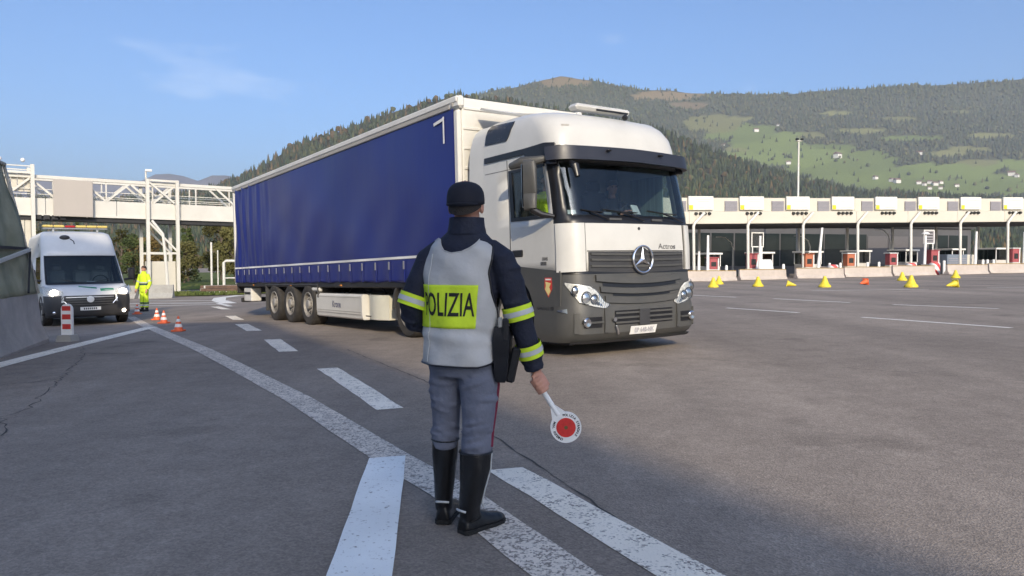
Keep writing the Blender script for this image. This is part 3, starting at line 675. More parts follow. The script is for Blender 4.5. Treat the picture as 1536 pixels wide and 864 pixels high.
# small white van waiting in a lane
def tiny_van(t, d):
    r = on_plaza('waiting_van', t, d, R(-31)); r.scale = (0.86, 0.8, 0.9)
    MB().loft([[(x*w, y, z) for x, y in ((-1, y0), (1, y0), (1, 2.2), (-1, 2.2))] for z, w, y0 in ((0.35, 0.85, -2.2), (0.95, 0.90, -2.25), (1.15, 0.88, -1.7), (1.9, 0.72, -0.9), (2.0, 0.66, -0.6))]).build('body', WPAINT, r, 30)
    MB().prism([(-0.76, 1.2), (0.76, 1.2), (0.64, 1.82), (-0.64, 1.82)], lambda u, v: (u, -1.68 + (v-1.15)*1.07 - 0.02, v), lambda u, v: (u, -1.68 + (v-1.15)*1.07 + 0.02, v)).build('windscreen', LENS, r, 0)
    for x in (-0.7, 0.7):
        MB().box((x, -2.24, 0.8), (0.3, 0.06, 0.18), 0.02).build('headlight', CHROME, r)
        for y in (-1.4, 1.4): MB().lathe([(0.2, -0.1), (0.33, -0.1), (0.33, 0.1), (0.2, 0.1)], 16, axis='x', c=(x*1.13, y, 0.33)).build('wheel', RUBBER, r)
    tag(r, 'small white van waiting in a toll lane below the framed dark sign', 'van')
tiny_van(7.5, 0.6)
# light mast behind the plaza
r = on_plaza('light_mast', 16.9 + 2.2, 12.0)
MB().tube([(0, 0, 0), (0, 0, 7.5), (0, 0, 14.9)], [0.16, 0.12, 0.08], 10).build('pole', STEELW, r)
MB().box((0, 0, 14.95), (0.7, 0.3, 0.12), 0.03).build('crossarm', STEELW, r)
for x in (-0.3, 0.3): MB().box((x, -0.15, 15.1), (0.26, 0.34, 0.2), 0.04).build('floodlight', LENS, r)
tag(r, 'tall slim light mast with floodlights rising above the toll canopy', 'light mast')
# office building behind the toll lanes
OFF = M('office_wall', (0.09, 0.09, 0.095), 0.7, var=0.1, scale=0.4); OFFG = M('office_glazing', (0.018, 0.026, 0.027), 0.12, var=0.3, scale=0.3)
r = on_plaza('office_building', 28.0, 19.0)
MB().box((0, 4, 2.9), (44, 8, 5.8)).build('wall', OFF, r, 0)
gl = MB().box((0, 0, 0), (2.9, 0.06, 3.9), 0.01).mesh('window', OFFG, 0); gp = MB().box((0, 0, 0), (2.9, 0.08, 3.5), 0.01).mesh('wall_panel', M('grey_cladding', (0.13, 0.125, 0.13), 0.6, var=0.08), 0)
for k in range(14):
    o = link('window' if k not in (9, 10, 11) else 'wall_panel', gl if k not in (9, 10, 11) else gp, r); o.location = (-20.3 + 3.1*k, -0.02, 3.0)
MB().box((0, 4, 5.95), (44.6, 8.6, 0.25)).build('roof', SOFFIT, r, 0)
tag(r, 'dark glazed office building behind the toll canopy', 'building')

# yellow cones on the plaza
CONEY = M('yellow_cone_plastic', (0.70, 0.55, 0.04), 0.55, var=0.1)
def cone(name, mat, h, r0, band=None, base=0.42):
    root = empty(name)
    MB().box((0, 0, 0.02), (base, base, 0.04), 0.01).build('base', mat, root)
    MB().lathe([(r0, 0.04), (r0*0.18, h), (0, h)], 20).build('body', mat, root)
    if band:
        for z0, z1 in band: MB().lathe([(lerp(r0, r0*0.18, (z0-0.04)/(h-0.04)) + 0.003, z0), (lerp(r0, r0*0.18, (z1-0.04)/(h-0.04)) + 0.003, z1)], 20).build('reflective_band', WPAINT, root)
    return root
bell = empty('yellow_cone'); MB().lathe([(0.40, 0), (0.42, 0.05), (0.40, 0.12), (0.30, 0.20), (0.22, 0.35), (0.14, 0.52), (0.09, 0.66), (0, 0.68)], 18).build('body', CONEY, bell); MB().lathe([(0.2, 0.38), (0.2, 0.40), (0.17, 0.46), (0.1, 0.47)], 18).build('collar', YELLOW, bell)
first = True
for x, y, lab in ((11.6, 42.6, 'bell-shaped yellow cone beside the truck front with a second one just behind'), (14.0, 50.0, 'yellow cone standing a little behind the one beside the truck front'), (14.03, 42.15, 'lone yellow cone before the barrier with the white van behind it'), (16.08, 38.0, 'upright yellow cone below the leaning white lane post'), (18.85, 34.9, 'largest bell-shaped yellow cone on the plaza asphalt'), (25.6, 48.5, 'yellow cone close to the barrier by the blue-grey kiosk'), (31.5, 52.5, 'yellow cone close to the barrier below the bright red machine')):
    o = bell if first else copy_tree(bell); first = False
    o.location = (x, y, G(x, y)); o.scale = (0.74, 0.74, 0.86); tag(o, lab, 'cone', 'yellow cones before the toll lanes')
for x, y, rz, lab, mt in ((15.17, 40.8, 2.8, 'orange-yellow cone lying on its side near a barrier gap', CONEY), (19.73, 41.2, 0.5, 'small orange cone lying on its side', ORANGE), (20.13, 33.5, 0.15, 'yellow cone lying with its tip to the side beside the largest cone', CONEY)):
    c = cone('fallen_cone', mt, 0.5, 0.16, None, 0.36); c.matrix_world = Matrix.Translation((x, y, G(x, y) + 0.185)) @ Matrix.Rotation(rz, 4, 'Z') @ Matrix.Rotation(R(-103), 4, 'Y')
    tag(c, lab, 'cone', 'fallen cones on the plaza')

# ------------------------------------------------------------------ footbridge on the left
BA = Vector((-37.4, 57.6, 0)); BB = Vector((-25.5, 67.0, 0)); BX = (BB - BA).normalized(); BY = Vector((-BX.y, BX.x, 0))
BM = Matrix((BX, BY, Vector((0, 0, 1)))).transposed().to_4x4(); BM.translation = (BA.x, BA.y, G(BA.x, BA.y)); BZ0 = BM.translation.z
br = empty('footbridge', mat=BM); tag(br, 'cream steel truss footbridge on trestle towers behind the white van', 'bridge')
def bz(z): return z - BZ0
T0, T1 = -14, 26
for d in (0, 2.0):
    MB().box(((T0+T1)/2, d, bz(8.0)), (T1-T0, 0.24, 0.26), 0.02).build('top_chord', STEELW, br)
    k = 0; t = T0
    while t < T1 - 3:
        if not (7.0 < t < 11.5):
            MB().bar((t, d, bz(7.87)), (t + 1.75, d, bz(6.3)), 0.16).build('diagonal', STEELW, br, 0)
            MB().bar((t + 3.5, d, bz(7.87)), (t + 1.75, d, bz(6.3)), 0.16).build('diagonal', STEELW, br, 0)
        MB().bar((t + 1.75, d, bz(7.87)), (t + 1.75, d, bz(6.3)), 0.10).build('truss_post', STEELW, br, 0)
        t += 3.5
    for z in (6.65, 7.05): MB().bar((T0, d + 0.05, bz(z)), (T1, d + 0.05, bz(z)), 0.05).build('rail', STEELW, br, 0)
for k in range(8):
    t = T0 + 2.5 + 5.0*k; MB().box((t, -0.02, bz(5.66)), (4.96, 0.10, 1.36), 0.02).build('deck_panel', STEELW, br)
    MB().box((t, 2.1, bz(5.66)), (4.96, 0.10, 1.36), 0.02).build('deck_panel', STEELW, br)
MB().box(((T0+T1)/2, 1.04, bz(5.05)), (T1-T0, 2.3, 0.16)).build('deck', STEELW, br, 0)
MB().box(((T0+T1)/2, 1.04, bz(4.80)), (T1-T0, 1.9, 0.34)).build('deck_girder', CHASSIS, br, 0)
def tower(t0, w, top, brace=True):
    for x in (t0, t0 + w):
        for d in (-0.28, 2.35):
            MB().bar((x, d, -0.8), (x, d, bz(top)), 0.26).build('tower_column', STEELW, br, 0)
    for d in (-0.28, 2.35):
        for z in (bz(8.25), bz(2.1)): MB().bar((t0, d, z), (t0 + w, d, z), 0.18).build('tower_beam', STEELW, br, 0)
        if brace:
            MB().bar((t0, d, bz(4.8)), (t0 + w, d, bz(2.2)), 0.15).build('brace', STEELW, br, 0)
            MB().bar((t0, d, bz(8.2)), (t0 + w*0.9, d, bz(6.4)), 0.14).build('brace', STEELW, br, 0)
tower(8.3, 2.35, 8.35)
MB().box((9.5, 1.0, 1.4), (2.0, 2.2, 2.9), 0.03).build('cream_cabinet', FASCIA, br)
tower(-2.2, 2.35, 8.9, False)
for k in range(5): MB().box((-2.05 + 0.42*k + 0.2, 0.2, bz(7.55)), (0.38, 0.06, 1.5), 0.01).build('cladding_panel', FASCIA, br)
for k in range(5): MB().box((-2.05 + 0.42*k + 0.2, 0.2, bz(2.6)), (0.38, 0.06, 4.2), 0.01).build('cladding_panel', FASCIA, br)
MB().bar((-2.2, -0.1, bz(3.6)), (0.3, -0.1, bz(1.2)), 0.14).build('brace', STEELW, br, 0)
for z in (8.75, 8.45): MB().bar((-6, -0.28, bz(z)), (0.2, -0.28, bz(z)), 0.08).build('handrail', STEELW, br, 0)
for x in (-1.9, -0.4): MB().ball((x, 0.3, bz(9.25)), 0.16).build('globe_lamp', WPAINT, br)
MB().box((2.85, -0.45, bz(6.4)), (2.75, 0.12, 2.9), 0.03).build('sign_back', M('sign_back_grey', (0.42, 0.38, 0.34), 0.7, var=0.05, scale=0.5), br)
for x in (1.9, 3.8): MB().bar((x, -0.3, bz(8.0)), (x, -0.3, bz(4.9)), 0.10).build('sign_hanger', STEELW, br, 0)
MB().cyl((8.3, 0.2, bz(8.3)), (8.3, 0.2, bz(9.1)), 0.07).build('camera_mast', STEELW, br)
MB().box((8.5, 0.1, bz(9.1)), (0.5, 0.22, 0.2), 0.03).build('camera_head', WPAINT, br)
for k in range(4): MB().box((0.5 + 0.55*k, -0.12, bz(4.86)), (0.42, 0.1, 0.34), 0.02).build('signal_box', CHASSIS, br)
# bent post like the canopy columns
p = (-26.0, 55.5); r = empty('bent_post', (p[0], p[1], G(*p)))
MB().tube([(0.2, 0, -0.1), (0, 0, 3.0), (-0.15, 0, 4.6), (-0.95, 0, 5.6)], [0.12, 0.11, 0.1, 0.1], 10).build('pole', STEELW, r); MB().box((0.2, 0, 0.1), (0.5, 0.5, 0.2), 0.03).build('foot', CONCRETE, r)
tag(r, 'white bent steel post under the footbridge beside the cream cabinet tower', 'post')
for x, y, rz, lab in ((-22.5, 46.8, 0.15, 'concrete block barrier standing behind the hi-vis worker'), (-25.1, 47.6, -0.1, 'concrete block barrier half hidden by the white van')):
    r = empty('concrete_block', (x, y, G(x, y)), rz); jersey(2.0).build('block', CONCRETE, r, 20); MB().tube([(-0.5, 0, 0.84), (-0.5, 0, 0.95), (-0.3, 0, 0.95), (-0.3, 0, 0.84)], 0.02, 6).build('lifting_loop', STEEL, r)
    tag(r, lab, 'barrier')
# steel pipe frame and stacked rails beyond
r = empty('pipe_frame', (-22.6, 58.0, G(-22.6, 58)), 0.5)
MB().tube([(0, 0, 0), (0, 0, 2.4), (0.15, 0, 2.55), (2.0, 0, 2.55), (2.15, 0, 2.4), (2.15, 0, 0)], 0.11, 8).build('pipe', STEELW, r)
MB().cyl((-0.9, 0, 0), (-0.9, 0, 4.0), 0.08).build('upright', STEELW, r); MB().cyl((-0.4, 0.3, 0), (-0.4, 0.3, 3.4), 0.05).build('upright', STEELW, r); MB().cyl((2.9, 0.3, 0), (2.9, 0.3, 1.9), 0.07).build('upright', STEELW, r)
MB().cyl((0, 0, 1.2), (2.15, 0, 1.2), 0.05).build('rail', STEELW, r)
tag(r, 'white steel pipe frame standing beyond the footbridge tower', 'pipe frame')
RUST = M('rusty_steel', (0.13, 0.08, 0.055), 0.85, var=0.3, scale=3)
r = empty('rail_stack', (-20.6, 55.2, G(-20.6, 55.2)), 0.55)
for k in range(12): MB().box((random.uniform(-.2, .2), (k % 4)*0.34 - 0.5, 0.12 + 0.22*(k//4)), (4.6, 0.12, 0.2), 0.01).build('rail', RUST if k % 3 else STEELW, r)
for x in (-1.6, 1.6): MB().box((x, 0, 0.0), (0.15, 1.5, 0.12)).build('sleeper', RUST, r, 0)
tag(r, 'stack of rusty and white steel rails beside the grass verge', 'rail stack')

# ------------------------------------------------------------------ grass verges
GRASSM = land_mat('verge_grass', (0.075, 0.11, 0.03), (0.13, 0.14, 0.05), 0.8)
def lawn(name, poly, lift=0.05):
    V = [(x, y, G(x, y) + lift) for x, y in poly]; mb = MB(); mb.add(V, [tuple(range(len(V)))]); return tag(mb.build(name, GRASSM, smooth=0), kind='structure')
lawn('grass_verge', [(-30, 52.5), (-21, 50.0), (-17.5, 53.0), (-19, 62), (-60, 66), (-60, 54)])
lawn('grass_bank', [(-90, 78), (10, 84), (10, 300), (-300, 300), (-300, 78)])
lawn('grass_bank', [(8, 92), (120, 112), (200, 300), (8, 300)])
def tufts(name, x0, x1, y0, y1, n, h):
    P = RNG.random((n, 2)); V = []; F = []
    for a, b in P:
        x, y = lerp(x0, x1, a), lerp(y0, y1, b); z = G(x, y) + 0.04; t = random.uniform(0, 6.28); c, s_ = math.cos(t)*0.12, math.sin(t)*0.12; hh = h*random.uniform(0.5, 1.4)
        k = len(V); V += [(x-c, y-s_, z), (x+c, y+s_, z), (x + random.uniform(-.1, .1), y + random.uniform(-.1, .1), z + hh)]; F.append((k, k+1, k+2))
    mb = MB(); mb.v = V; mb.f = F; mb.m = [0]*len(F); return mb.build(name, GRASSM, normals=False, smooth=0)
tag(tufts('grass', -29, -18, 50.5, 58, 2500, 0.22), 'rough grass on the verge under the footbridge tower', 'grass', kind='stuff')

# ------------------------------------------------------------------ trees
BARK = M('bark', (0.10, 0.075, 0.055), 0.9, var=0.3, scale=4)
def leafmat(name, a, b):
    m = land_mat(name, a, b, 0.5); return m
LEAVES = [leafmat('dark_leaves', (0.045, 0.065, 0.025), (0.085, 0.105, 0.035)), leafmat('olive_leaves', (0.085, 0.085, 0.03), (0.13, 0.12, 0.045)), leafmat('autumn_leaves', (0.12, 0.085, 0.03), (0.17, 0.12, 0.045))]
def tree_mesh(h, w, conifer, n, leafsize, seed):
    rg = random.Random(seed); tr = MB()
    tr.tube([(0, 0, -0.2), (0.1, 0, h*0.3), (0.0, 0.1, h*0.65), (0, 0, h*0.95)], [h*0.022, h*0.017, h*0.01, h*0.003], 8)
    clumps = []
    for k in range(26 if not conifer else 40):
        z = rg.uniform(0.25, 0.95) if not conifer else rg.uniform(0.08, 0.97)
        rad = w*(math.sin(math.pi*min(1, (z-0.1)/0.95))**0.7 if not conifer else (1.02 - z))*rg.uniform(0.45, 1.0); a = rg.uniform(0, 6.28)
        c = Vector((rad*math.cos(a)*0.8, rad*math.sin(a)*0.8, z*h)); clumps.append((c, w*rg.uniform(0.22, 0.42) if not conifer else max(0.25, w*(1.05-z)*0.42)))
        tr.tube([(0, 0, z*h*(0.72 if not conifer else 0.99)), tuple(c*0.5 + Vector((0, 0, z*h*0.45))), tuple(c)], [h*0.006, h*0.004, h*0.001], 5)
    V = []; F = []
    for i in range(n):
        c, s = clumps[rg.randrange(len(clumps))]; d = Vector((rg.gauss(0, 1), rg.gauss(0, 1), rg.gauss(0, 0.75)))
        d = d.normalized()*rg.random()**0.4*s; p = c + d
        if conifer: p.z -= d.length*0.3
        u = Vector((rg.gauss(0, 1), rg.gauss(0, 1), rg.gauss(0, 1))).normalized()*leafsize*rg.uniform(0.6, 1.4); v = u.orthogonal().normalized()*leafsize*0.6
        k = len(V); V += [tuple(p-u), tuple(p+v), tuple(p+u), tuple(p-v)]; F.append((k, k+1, k+2, k+3))
    cr = MB(); cr.v = V; cr.f = F; cr.m = [0]*len(F)
    return tr.mesh('trunk', BARK, 40), [cr.mesh('crown', m, 0, normals=False) for m in LEAVES]
TREES = [tree_mesh(13, 4.2, False, 2600, 0.30, 1), tree_mesh(10, 3.6, False, 2200, 0.28, 2), tree_mesh(17, 3.4, True, 3000, 0.30, 3)]
SPOTS = [(-62, 96, 0, 1, 1.0), (-54, 92, 2, 0, 0.9), (-50, 101, 1, 2, 1.2), (-46, 90, 0, 0, 0.85), (-43, 98, 2, 0, 1.0), (-39, 88, 1, 1, 1.0), (-36, 96, 0, 1, 1.0), (-32, 104, 2, 0, 0.9), (-30, 92, 1, 2, 0.9), (-26, 110, 0, 1, 1.1), (-70, 102, 2, 0, 1.1), (-57, 108, 0, 2, 1.2), (-44, 112, 0, 1, 1.3), (-22, 120, 1, 0, 1.3), (-36, 122, 2, 1, 1.1), (-80, 92, 0, 1, 1.1),
         (30, 118, 1, 0, 0.8), (36, 124, 0, 1, 0.8), (41, 121, 1, 1, 0.7), (27, 132, 2, 0, 0.8), (48, 130, 2, 0, 0.8)]
KN = ['broad green tree growing behind the footbridge', 'olive bushy tree growing behind the footbridge', 'dark conifer growing behind the footbridge']
AD = ['dark green', 'olive green', 'autumn brown']
for i, (x, y, k, c, s) in enumerate(SPOTS):
    r = empty('tree', (x, y, G(x, y)), random.uniform(0, 6.28)); s *= 0.60 if x < 0 else 0.8; r.scale = (s, s, s*random.uniform(0.92, 1.1))
    c = 1 if (c == 2 and i % 2) else c
    link('trunk', TREES[k][0], r); link('crown', TREES[k][1][c], r)
    where = 'behind the footbridge' if x < 0 else 'on the grass bank seen through the toll lanes'
    tag(r, f'{AD[c]} {["broad-crowned tree", "low bushy tree", "pointed conifer"][k]} {where}', 'tree', 'trees behind the footbridge' if x < 0 else 'trees on the bank behind the toll lanes')

# ------------------------------------------------------------------ screened barrier at the left edge
BD = Vector((1.1, -3.1, 0)).normalized(); BE = Vector((-8.98, 14.25, 0)); BNRM = Vector((-BD.y, BD.x, 0))*1   # towards the road
def along(s, off=0.0): return BE + BD*s + BNRM*off
ang = math.atan2(BD.y, BD.x)
JC = M('weathered_jersey_concrete', (0.44, 0.40, 0.355), 0.85, var=0.2, scale=1.6, bump=0.4, bscale=35, dirt=0.5, dirtcol=(0.20, 0.185, 0.165))
def big_jersey(L): return MB().prism([(-0.27, 0), (0.27, 0), (0.27, 0.10), (0.15, 0.36), (0.09, 0.97), (-0.09, 0.97), (-0.15, 0.36), (-0.27, 0.10)], lambda u, v: (0, u, v), lambda u, v: (L, u, v))
for k, lab in enumerate(('weathered grey concrete barrier carrying the green mesh screen', 'grey concrete barrier continuing the screened one towards the viewer')):
    p = along(k*4.05, -0.24); r = empty('screen_barrier', (p.x, p.y, G(p.x, p.y) - 0.02), ang); r.rotation_euler = (0, 0.0, ang)
    big_jersey(4.0).build('block', JC, r, 20)
    for s in (0.6, 3.2): MB().box((s, 0.0, 0.985), (0.3, 0.12, 0.03), 0.005).build('fixing_plate', STEEL, r)
    tag(r, lab, 'barrier')
def net_mat():
    m = bpy.data.materials.new('green_mesh_net'); m.use_nodes = True; t = m.node_tree; b = t.nodes['Principled BSDF']; L = t.links.new
    tc = t.nodes.new('ShaderNodeTexCoord'); n = t.nodes.new('ShaderNodeTexNoise'); n.inputs['Scale'].default_value = 1.6; n.inputs['Detail'].default_value = 8; L(tc.outputs['Object'], n.inputs['Vector'])
    mx = t.nodes.new('ShaderNodeMix'); mx.data_type = 'RGBA'; mx.inputs[6].default_value = (0.23, 0.235, 0.145, 1); mx.inputs[7].default_value = (0.42, 0.40, 0.27, 1)
    r = t.nodes.new('ShaderNodeMapRange'); r.inputs['From Min'].default_value = 0.38; r.inputs['From Max'].default_value = 0.68; L(n.outputs['Fac'], r.inputs['Value']); L(r.outputs[0], mx.inputs[0]); L(mx.outputs[2], b.inputs['Base Color'])
    v = t.nodes.new('ShaderNodeTexChecker'); v.inputs['Scale'].default_value = 160; L(tc.outputs['Object'], v.inputs['Vector'])
    r2 = t.nodes.new('ShaderNodeMapRange'); r2.inputs['To Min'].default_value = 0.80; r2.inputs['To Max'].default_value = 1.0; L(v.outputs['Fac'], r2.inputs['Value']); L(r2.outputs[0], b.inputs['Alpha'])
    b.inputs['Roughness'].default_value = 0.9
    return m
p = along(0, -0.16); r = empty('mesh_screen', (p.x, p.y, G(p.x, p.y) + 0.95), ang); tag(r, 'green mesh screen on a leaning frame above the concrete barrier', 'screen')
H_, LEAN = 2.45, 0.52
nv, nu = 26, 40; V = []; F = []
for j in range(nv + 1):
    for i in range(nu + 1):
        s = 0.03 + 7.9*i/nu; h = H_*j/nv; y = -LEAN*j/nv + 0.05*math.sin(s*2.3 + h*1.4) * math.sin(math.pi*j/nv) + 0.02*math.sin(s*7 + h*5)
        V.append((s, y, h + 0.05*math.sin(s*1.9)*(j/nv)))
F = [(j*(nu+1)+i, j*(nu+1)+i+1, (j+1)*(nu+1)+i+1, (j+1)*(nu+1)+i) for j in range(nv) for i in range(nu)]
mb = MB(); mb.v = V; mb.f = F; mb.m = [0]*len(F); net = mb.build('net', net_mat(), r, 60, normals=False)
so = net.modifiers.new('t', 'SOLIDIFY'); so.thickness = 0.006
for s in (0.02, 2.6, 5.2, 7.8): MB().bar((s, 0.03, 0), (s, -LEAN + 0.03, H_), 0.05).build('frame_post', STEEL, r, 0)
for h in (0.86, H_): MB().bar((0, -LEAN*h/H_ + 0.045, h), (7.8, -LEAN*h/H_ + 0.045, h), 0.05).build('frame_rail', CHASSIS if h < 1 else STEEL, r, 0)
for s in (0.05, 2.65, 5.25): MB().bar((s, -LEAN*0.86/H_ + 0.09, 0.84), (s + 2.55, -LEAN*0.55/H_ + 0.09, 0.56), 0.055).build('brace', STEELW, r, 0)
MB().bar((0.05, -LEAN*0.86/H_ + 0.10, 0.80), (0.9, 0.08, 0.05), 0.035).build('brace', CHASSIS, r, 0)
tufts_dirt = M('road_dirt', (0.05, 0.047, 0.042), 0.95, var=0.4, scale=6)

# small things on the road: striped delineator and red cones
r = empty('striped_delineator', (-8.68, 14.4, G(-8.68, 14.4)))
poly = [(-0.105, 0.12), (0.105, 0.12)] + [(0.105*math.cos(R(a)), 0.63 + 0.105*math.sin(R(a))) for a in range(0, 181, 15)]
MB().prism(poly, lambda u, v: (u, -0.03, v), lambda u, v: (u, 0.03, v)).build('panel', WPAINT, r, 20)
for z0, z1 in ((0.24, 0.34), (0.43, 0.53), (0.60, 0.69)): MB().box((0, -0.032, (z0+z1)/2), (0.165, 0.008, z1-z0), 0.003).build('red_band', RED, r)
MB().prism([(-0.16, 0), (0.16, 0), (0.12, 0.13), (-0.12, 0.13)], lambda u, v: (u, -0.13, v), lambda u, v: (u, 0.13, v)).build('foot', CONCRETE, r, 0)
tag(r, 'upright white delineator with red bands on a concrete foot before the van', 'delineator')
proto = cone('traffic_cone', ORANGE, 0.34, 0.095, ((0.10, 0.17), (0.22, 0.28)), 0.24)
for i, (x, y, lab) in enumerate(((-7.44, 16.45, 'orange and white cone standing alone closest to the broken lane line'), (-9.25, 19.6, 'orange and white cone beside the end of the edge line'), (-10.3, 21.4, 'orange and white cone just behind the one at the end of the edge line'), (-12.85, 25.3, 'orange and white cone beside the boots of the hi-vis worker'))):
    o = proto if i == 0 else copy_tree(proto); o.location = (x, y, G(x, y)); tag(o, lab, 'cone', 'orange cones along the edge line')

# ------------------------------------------------------------------ unseen block added behind the viewer to cast the foreground shadow
OB_H = 22.0; off = OB_H/math.tan(SUN_EL)
C1 = Vector((-6.58, 19.5, 0)) + SUN_H*off; zc = G(-6.58, 19.5) + OB_H
ed = Vector((0.462, -0.887, 0)).normalized(); C2 = C1 + ed*26; C3 = C2 + Vector((-34, 0, 0)); C4 = C1 + Vector((-34, 0, 0))
ob = empty('shade_block', (C1.x, C1.y, G(C1.x, C1.y)))
foot = [tuple((c - C1).xy) for c in (C1, C2, C3, C4)]; Hh = zc - G(C1.x, C1.y)
MB().prism(foot, lambda u, v: (u, v, -1), lambda u, v: (u, v, Hh - 0.3)).build('wall', M('render_wall', (0.55, 0.53, 0.48), 0.85, var=0.06, scale=0.4), ob, 0)
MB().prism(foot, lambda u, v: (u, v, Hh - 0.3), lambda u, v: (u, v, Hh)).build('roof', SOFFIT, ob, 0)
wd = 47.0; WP = Vector((-10.85, 19.3, 0)) + SUN_H*wd; WH = 25.1 - ob.location.z + G(-10.85, 19.3)
MB().box((WP.x - C1.x - 12, WP.y - C1.y - 5, WH/2 - 0.5), (24, 10, WH + 1)).build('van_shade_wing', bpy.data.materials['render_wall'], ob, 0)  # added higher part, sized to throw shade on one half of the van
wm = MB().box((0, 0, 0), (2.2, 0.08, 1.6), 0.02).mesh('window', OFFG, 0)  # panes dressing the added shadow caster
for k in range(5):
    for j in range(6): o = link('window', wm, ob); o.location = (-4 - 5*j, 0.02, 2.4 + 4.2*k)
tag(ob, 'tall plain block added out of view behind the viewer to shade the foreground', 'building')
# ------------------------------------------------------------------ the articulated lorry
TYAW = R(35.0); TRUCK = frame_on_ground(0.273, 12.53, TYAW, -0.012)
CURTAIN = M('blue_curtain_vinyl', (0.010, 0.019, 0.165), 0.38, var=0.12, scale=0.9, stretch=(1, 1, 0.16), dirt=0.14, dirtcol=(0.10, 0.10, 0.14), bump=0.16, bscale=2.6, spec=0.45)
RAILG = M('beige_rail', (0.42, 0.39, 0.34), 0.5, var=0.08, scale=1.5, dirt=0.2)
FLAP = M('mudguard_plastic', (0.05, 0.05, 0.052), 0.6, var=0.15, dirt=0.4, dirtcol=(0.12, 0.10, 0.08))
TAIL = M('tail_lamp', (0.45, 0.02, 0.02), 0.25)

RIMM = M('silver_rim', (0.36, 0.34, 0.31), 0.5, metal=0.3, var=0.25, scale=9, dirt=0.5)
def wheel(parent, x, y, r, w, side, name='wheel', rimcol=None):
    """side -1: outer face towards -X"""
    o = empty(name); o.parent = parent; o.location = (x, y, r)
    s = side
    MB().lathe([(r*0.60, s*w*0.46), (r*0.70, s*w*0.50), (r*0.90, s*w*0.50), (r*0.975, s*w*0.44), (r, s*w*0.36), (r, s*w*0.10), (r*0.985, s*w*0.09), (r*0.985, s*w*0.05), (r, s*w*0.04), (r, -s*w*0.36), (r*0.97, -s*w*0.45), (r*0.90, -s*w*0.50), (r*0.60, -s*w*0.46), (r*0.60, s*w*0.46)], 44, axis='x', caps=False).build('tyre', RUBBER, o, 40)
    rm = MB().lathe([(r*0.50, -s*w*0.30), (r*0.61, -s*w*0.30), (r*0.61, s*w*0.44), (r*0.60, s*w*0.50), (r*0.565, s*w*0.50), (r*0.55, s*w*0.40), (r*0.53, s*w*0.22), (r*0.42, s*w*0.27), (r*0.34, s*w*0.36), (r*0.31, s*w*0.37), (r*0.29, s*w*0.33), (r*0.24, s*w*0.33), (r*0.23, s*w*0.50), (r*0.20, s*w*0.54), (0, s*w*0.54)], 40, axis='x')
    for k in range(10):
        a = 2*math.pi*k/10; rm.cyl((s*w*0.33, r*0.335*math.cos(a + .3), r*0.335*math.sin(a + .3)), (s*w*0.45, r*0.335*math.cos(a + .3), r*0.335*math.sin(a + .3)), 0.018, 0.016, 6)
    rm.build('rim', rimcol or RIMM, o, 35)
    hh = MB()
    for k in range(10):
        a = 2*math.pi*k/10; c, sn = math.cos(a), math.sin(a)
        hh.cyl((s*w*0.215, r*0.46*c, r*0.46*sn), (s*w*0.285, r*0.455*c, r*0.455*sn), r*0.066, r*0.060, 10)
    h = hh.build('vent_holes', BLACK, o, 35); h['kind'] = 'stuff'
    return o

tr = empty('semi_trailer', mat=TRUCK); tag(tr, 'long white semi-trailer with a dark blue side curtain behind the white cab', 'trailer')
LEN = 13.62
def fold(y, z):
    f = 0.0
    back = max(0, (y - 9.5)/4.1); fr = max(0, 1 - abs(y - 6.5)/5)
    f += 0.038*back*math.sin(y*9.0 + 0.7*z) * (0.4 + 0.6*(z - 1.0)/2.9)
    f += 0.016*back*math.sin(y*17.0 - 1.4*z + 1)
    f += 0.026*math.sin(y*1.25 + 0.9*math.sin(z*1.3)) * math.sin(math.pi*min(1, max(0, (z-1.5)/2.4)))
    f += 0.012*math.sin(y*4.1 + z*1.9) * math.exp(-((z-1.9)/0.6)**2)
    f += 0.010*math.sin(y*2.7 - z*3.2 + 2)*max(0, 1 - (z-1.5)/1.4)*0.6*(1 if z > 1.5 else 0)
    f += 0.012*fr*math.sin(y*2.2 + z*2.6)*math.exp(-((z - 2.7)/0.9)**2)
    if z < 1.47: f += 0.012*math.sin(y*10.4) * (1.47 - z)/0.44 + 0.006*math.sin(y*3.3 + 1)
    return f
def curtain(side):
    ny, nz = 300, 60; V = []; F = []
    for j in range(nz + 1):
        z = lerp(1.03, 3.86, j/nz)
        for i in range(ny + 1):
            y = lerp(0.17, 13.48, i/ny); V.append((side*(1.268 + fold(y, z)), y, z + (0.012*math.sin(y*5.2) if j == 0 else 0)))
    F = [(j*(ny+1)+i, j*(ny+1)+i+1, (j+1)*(ny+1)+i+1, (j+1)*(ny+1)+i) for j in range(nz) for i in range(ny)]
    if side < 0: F = [f[::-1] for f in F]
    mb = MB(); mb.v = V; mb.f = F; mb.m = [0]*len(F); o = mb.build('side_curtain', CURTAIN, tr, 80, normals=False)
    so = o.modifiers.new('t', 'SOLIDIFY'); so.thickness = 0.004; return o
cu = curtain(-1); curtain(1)
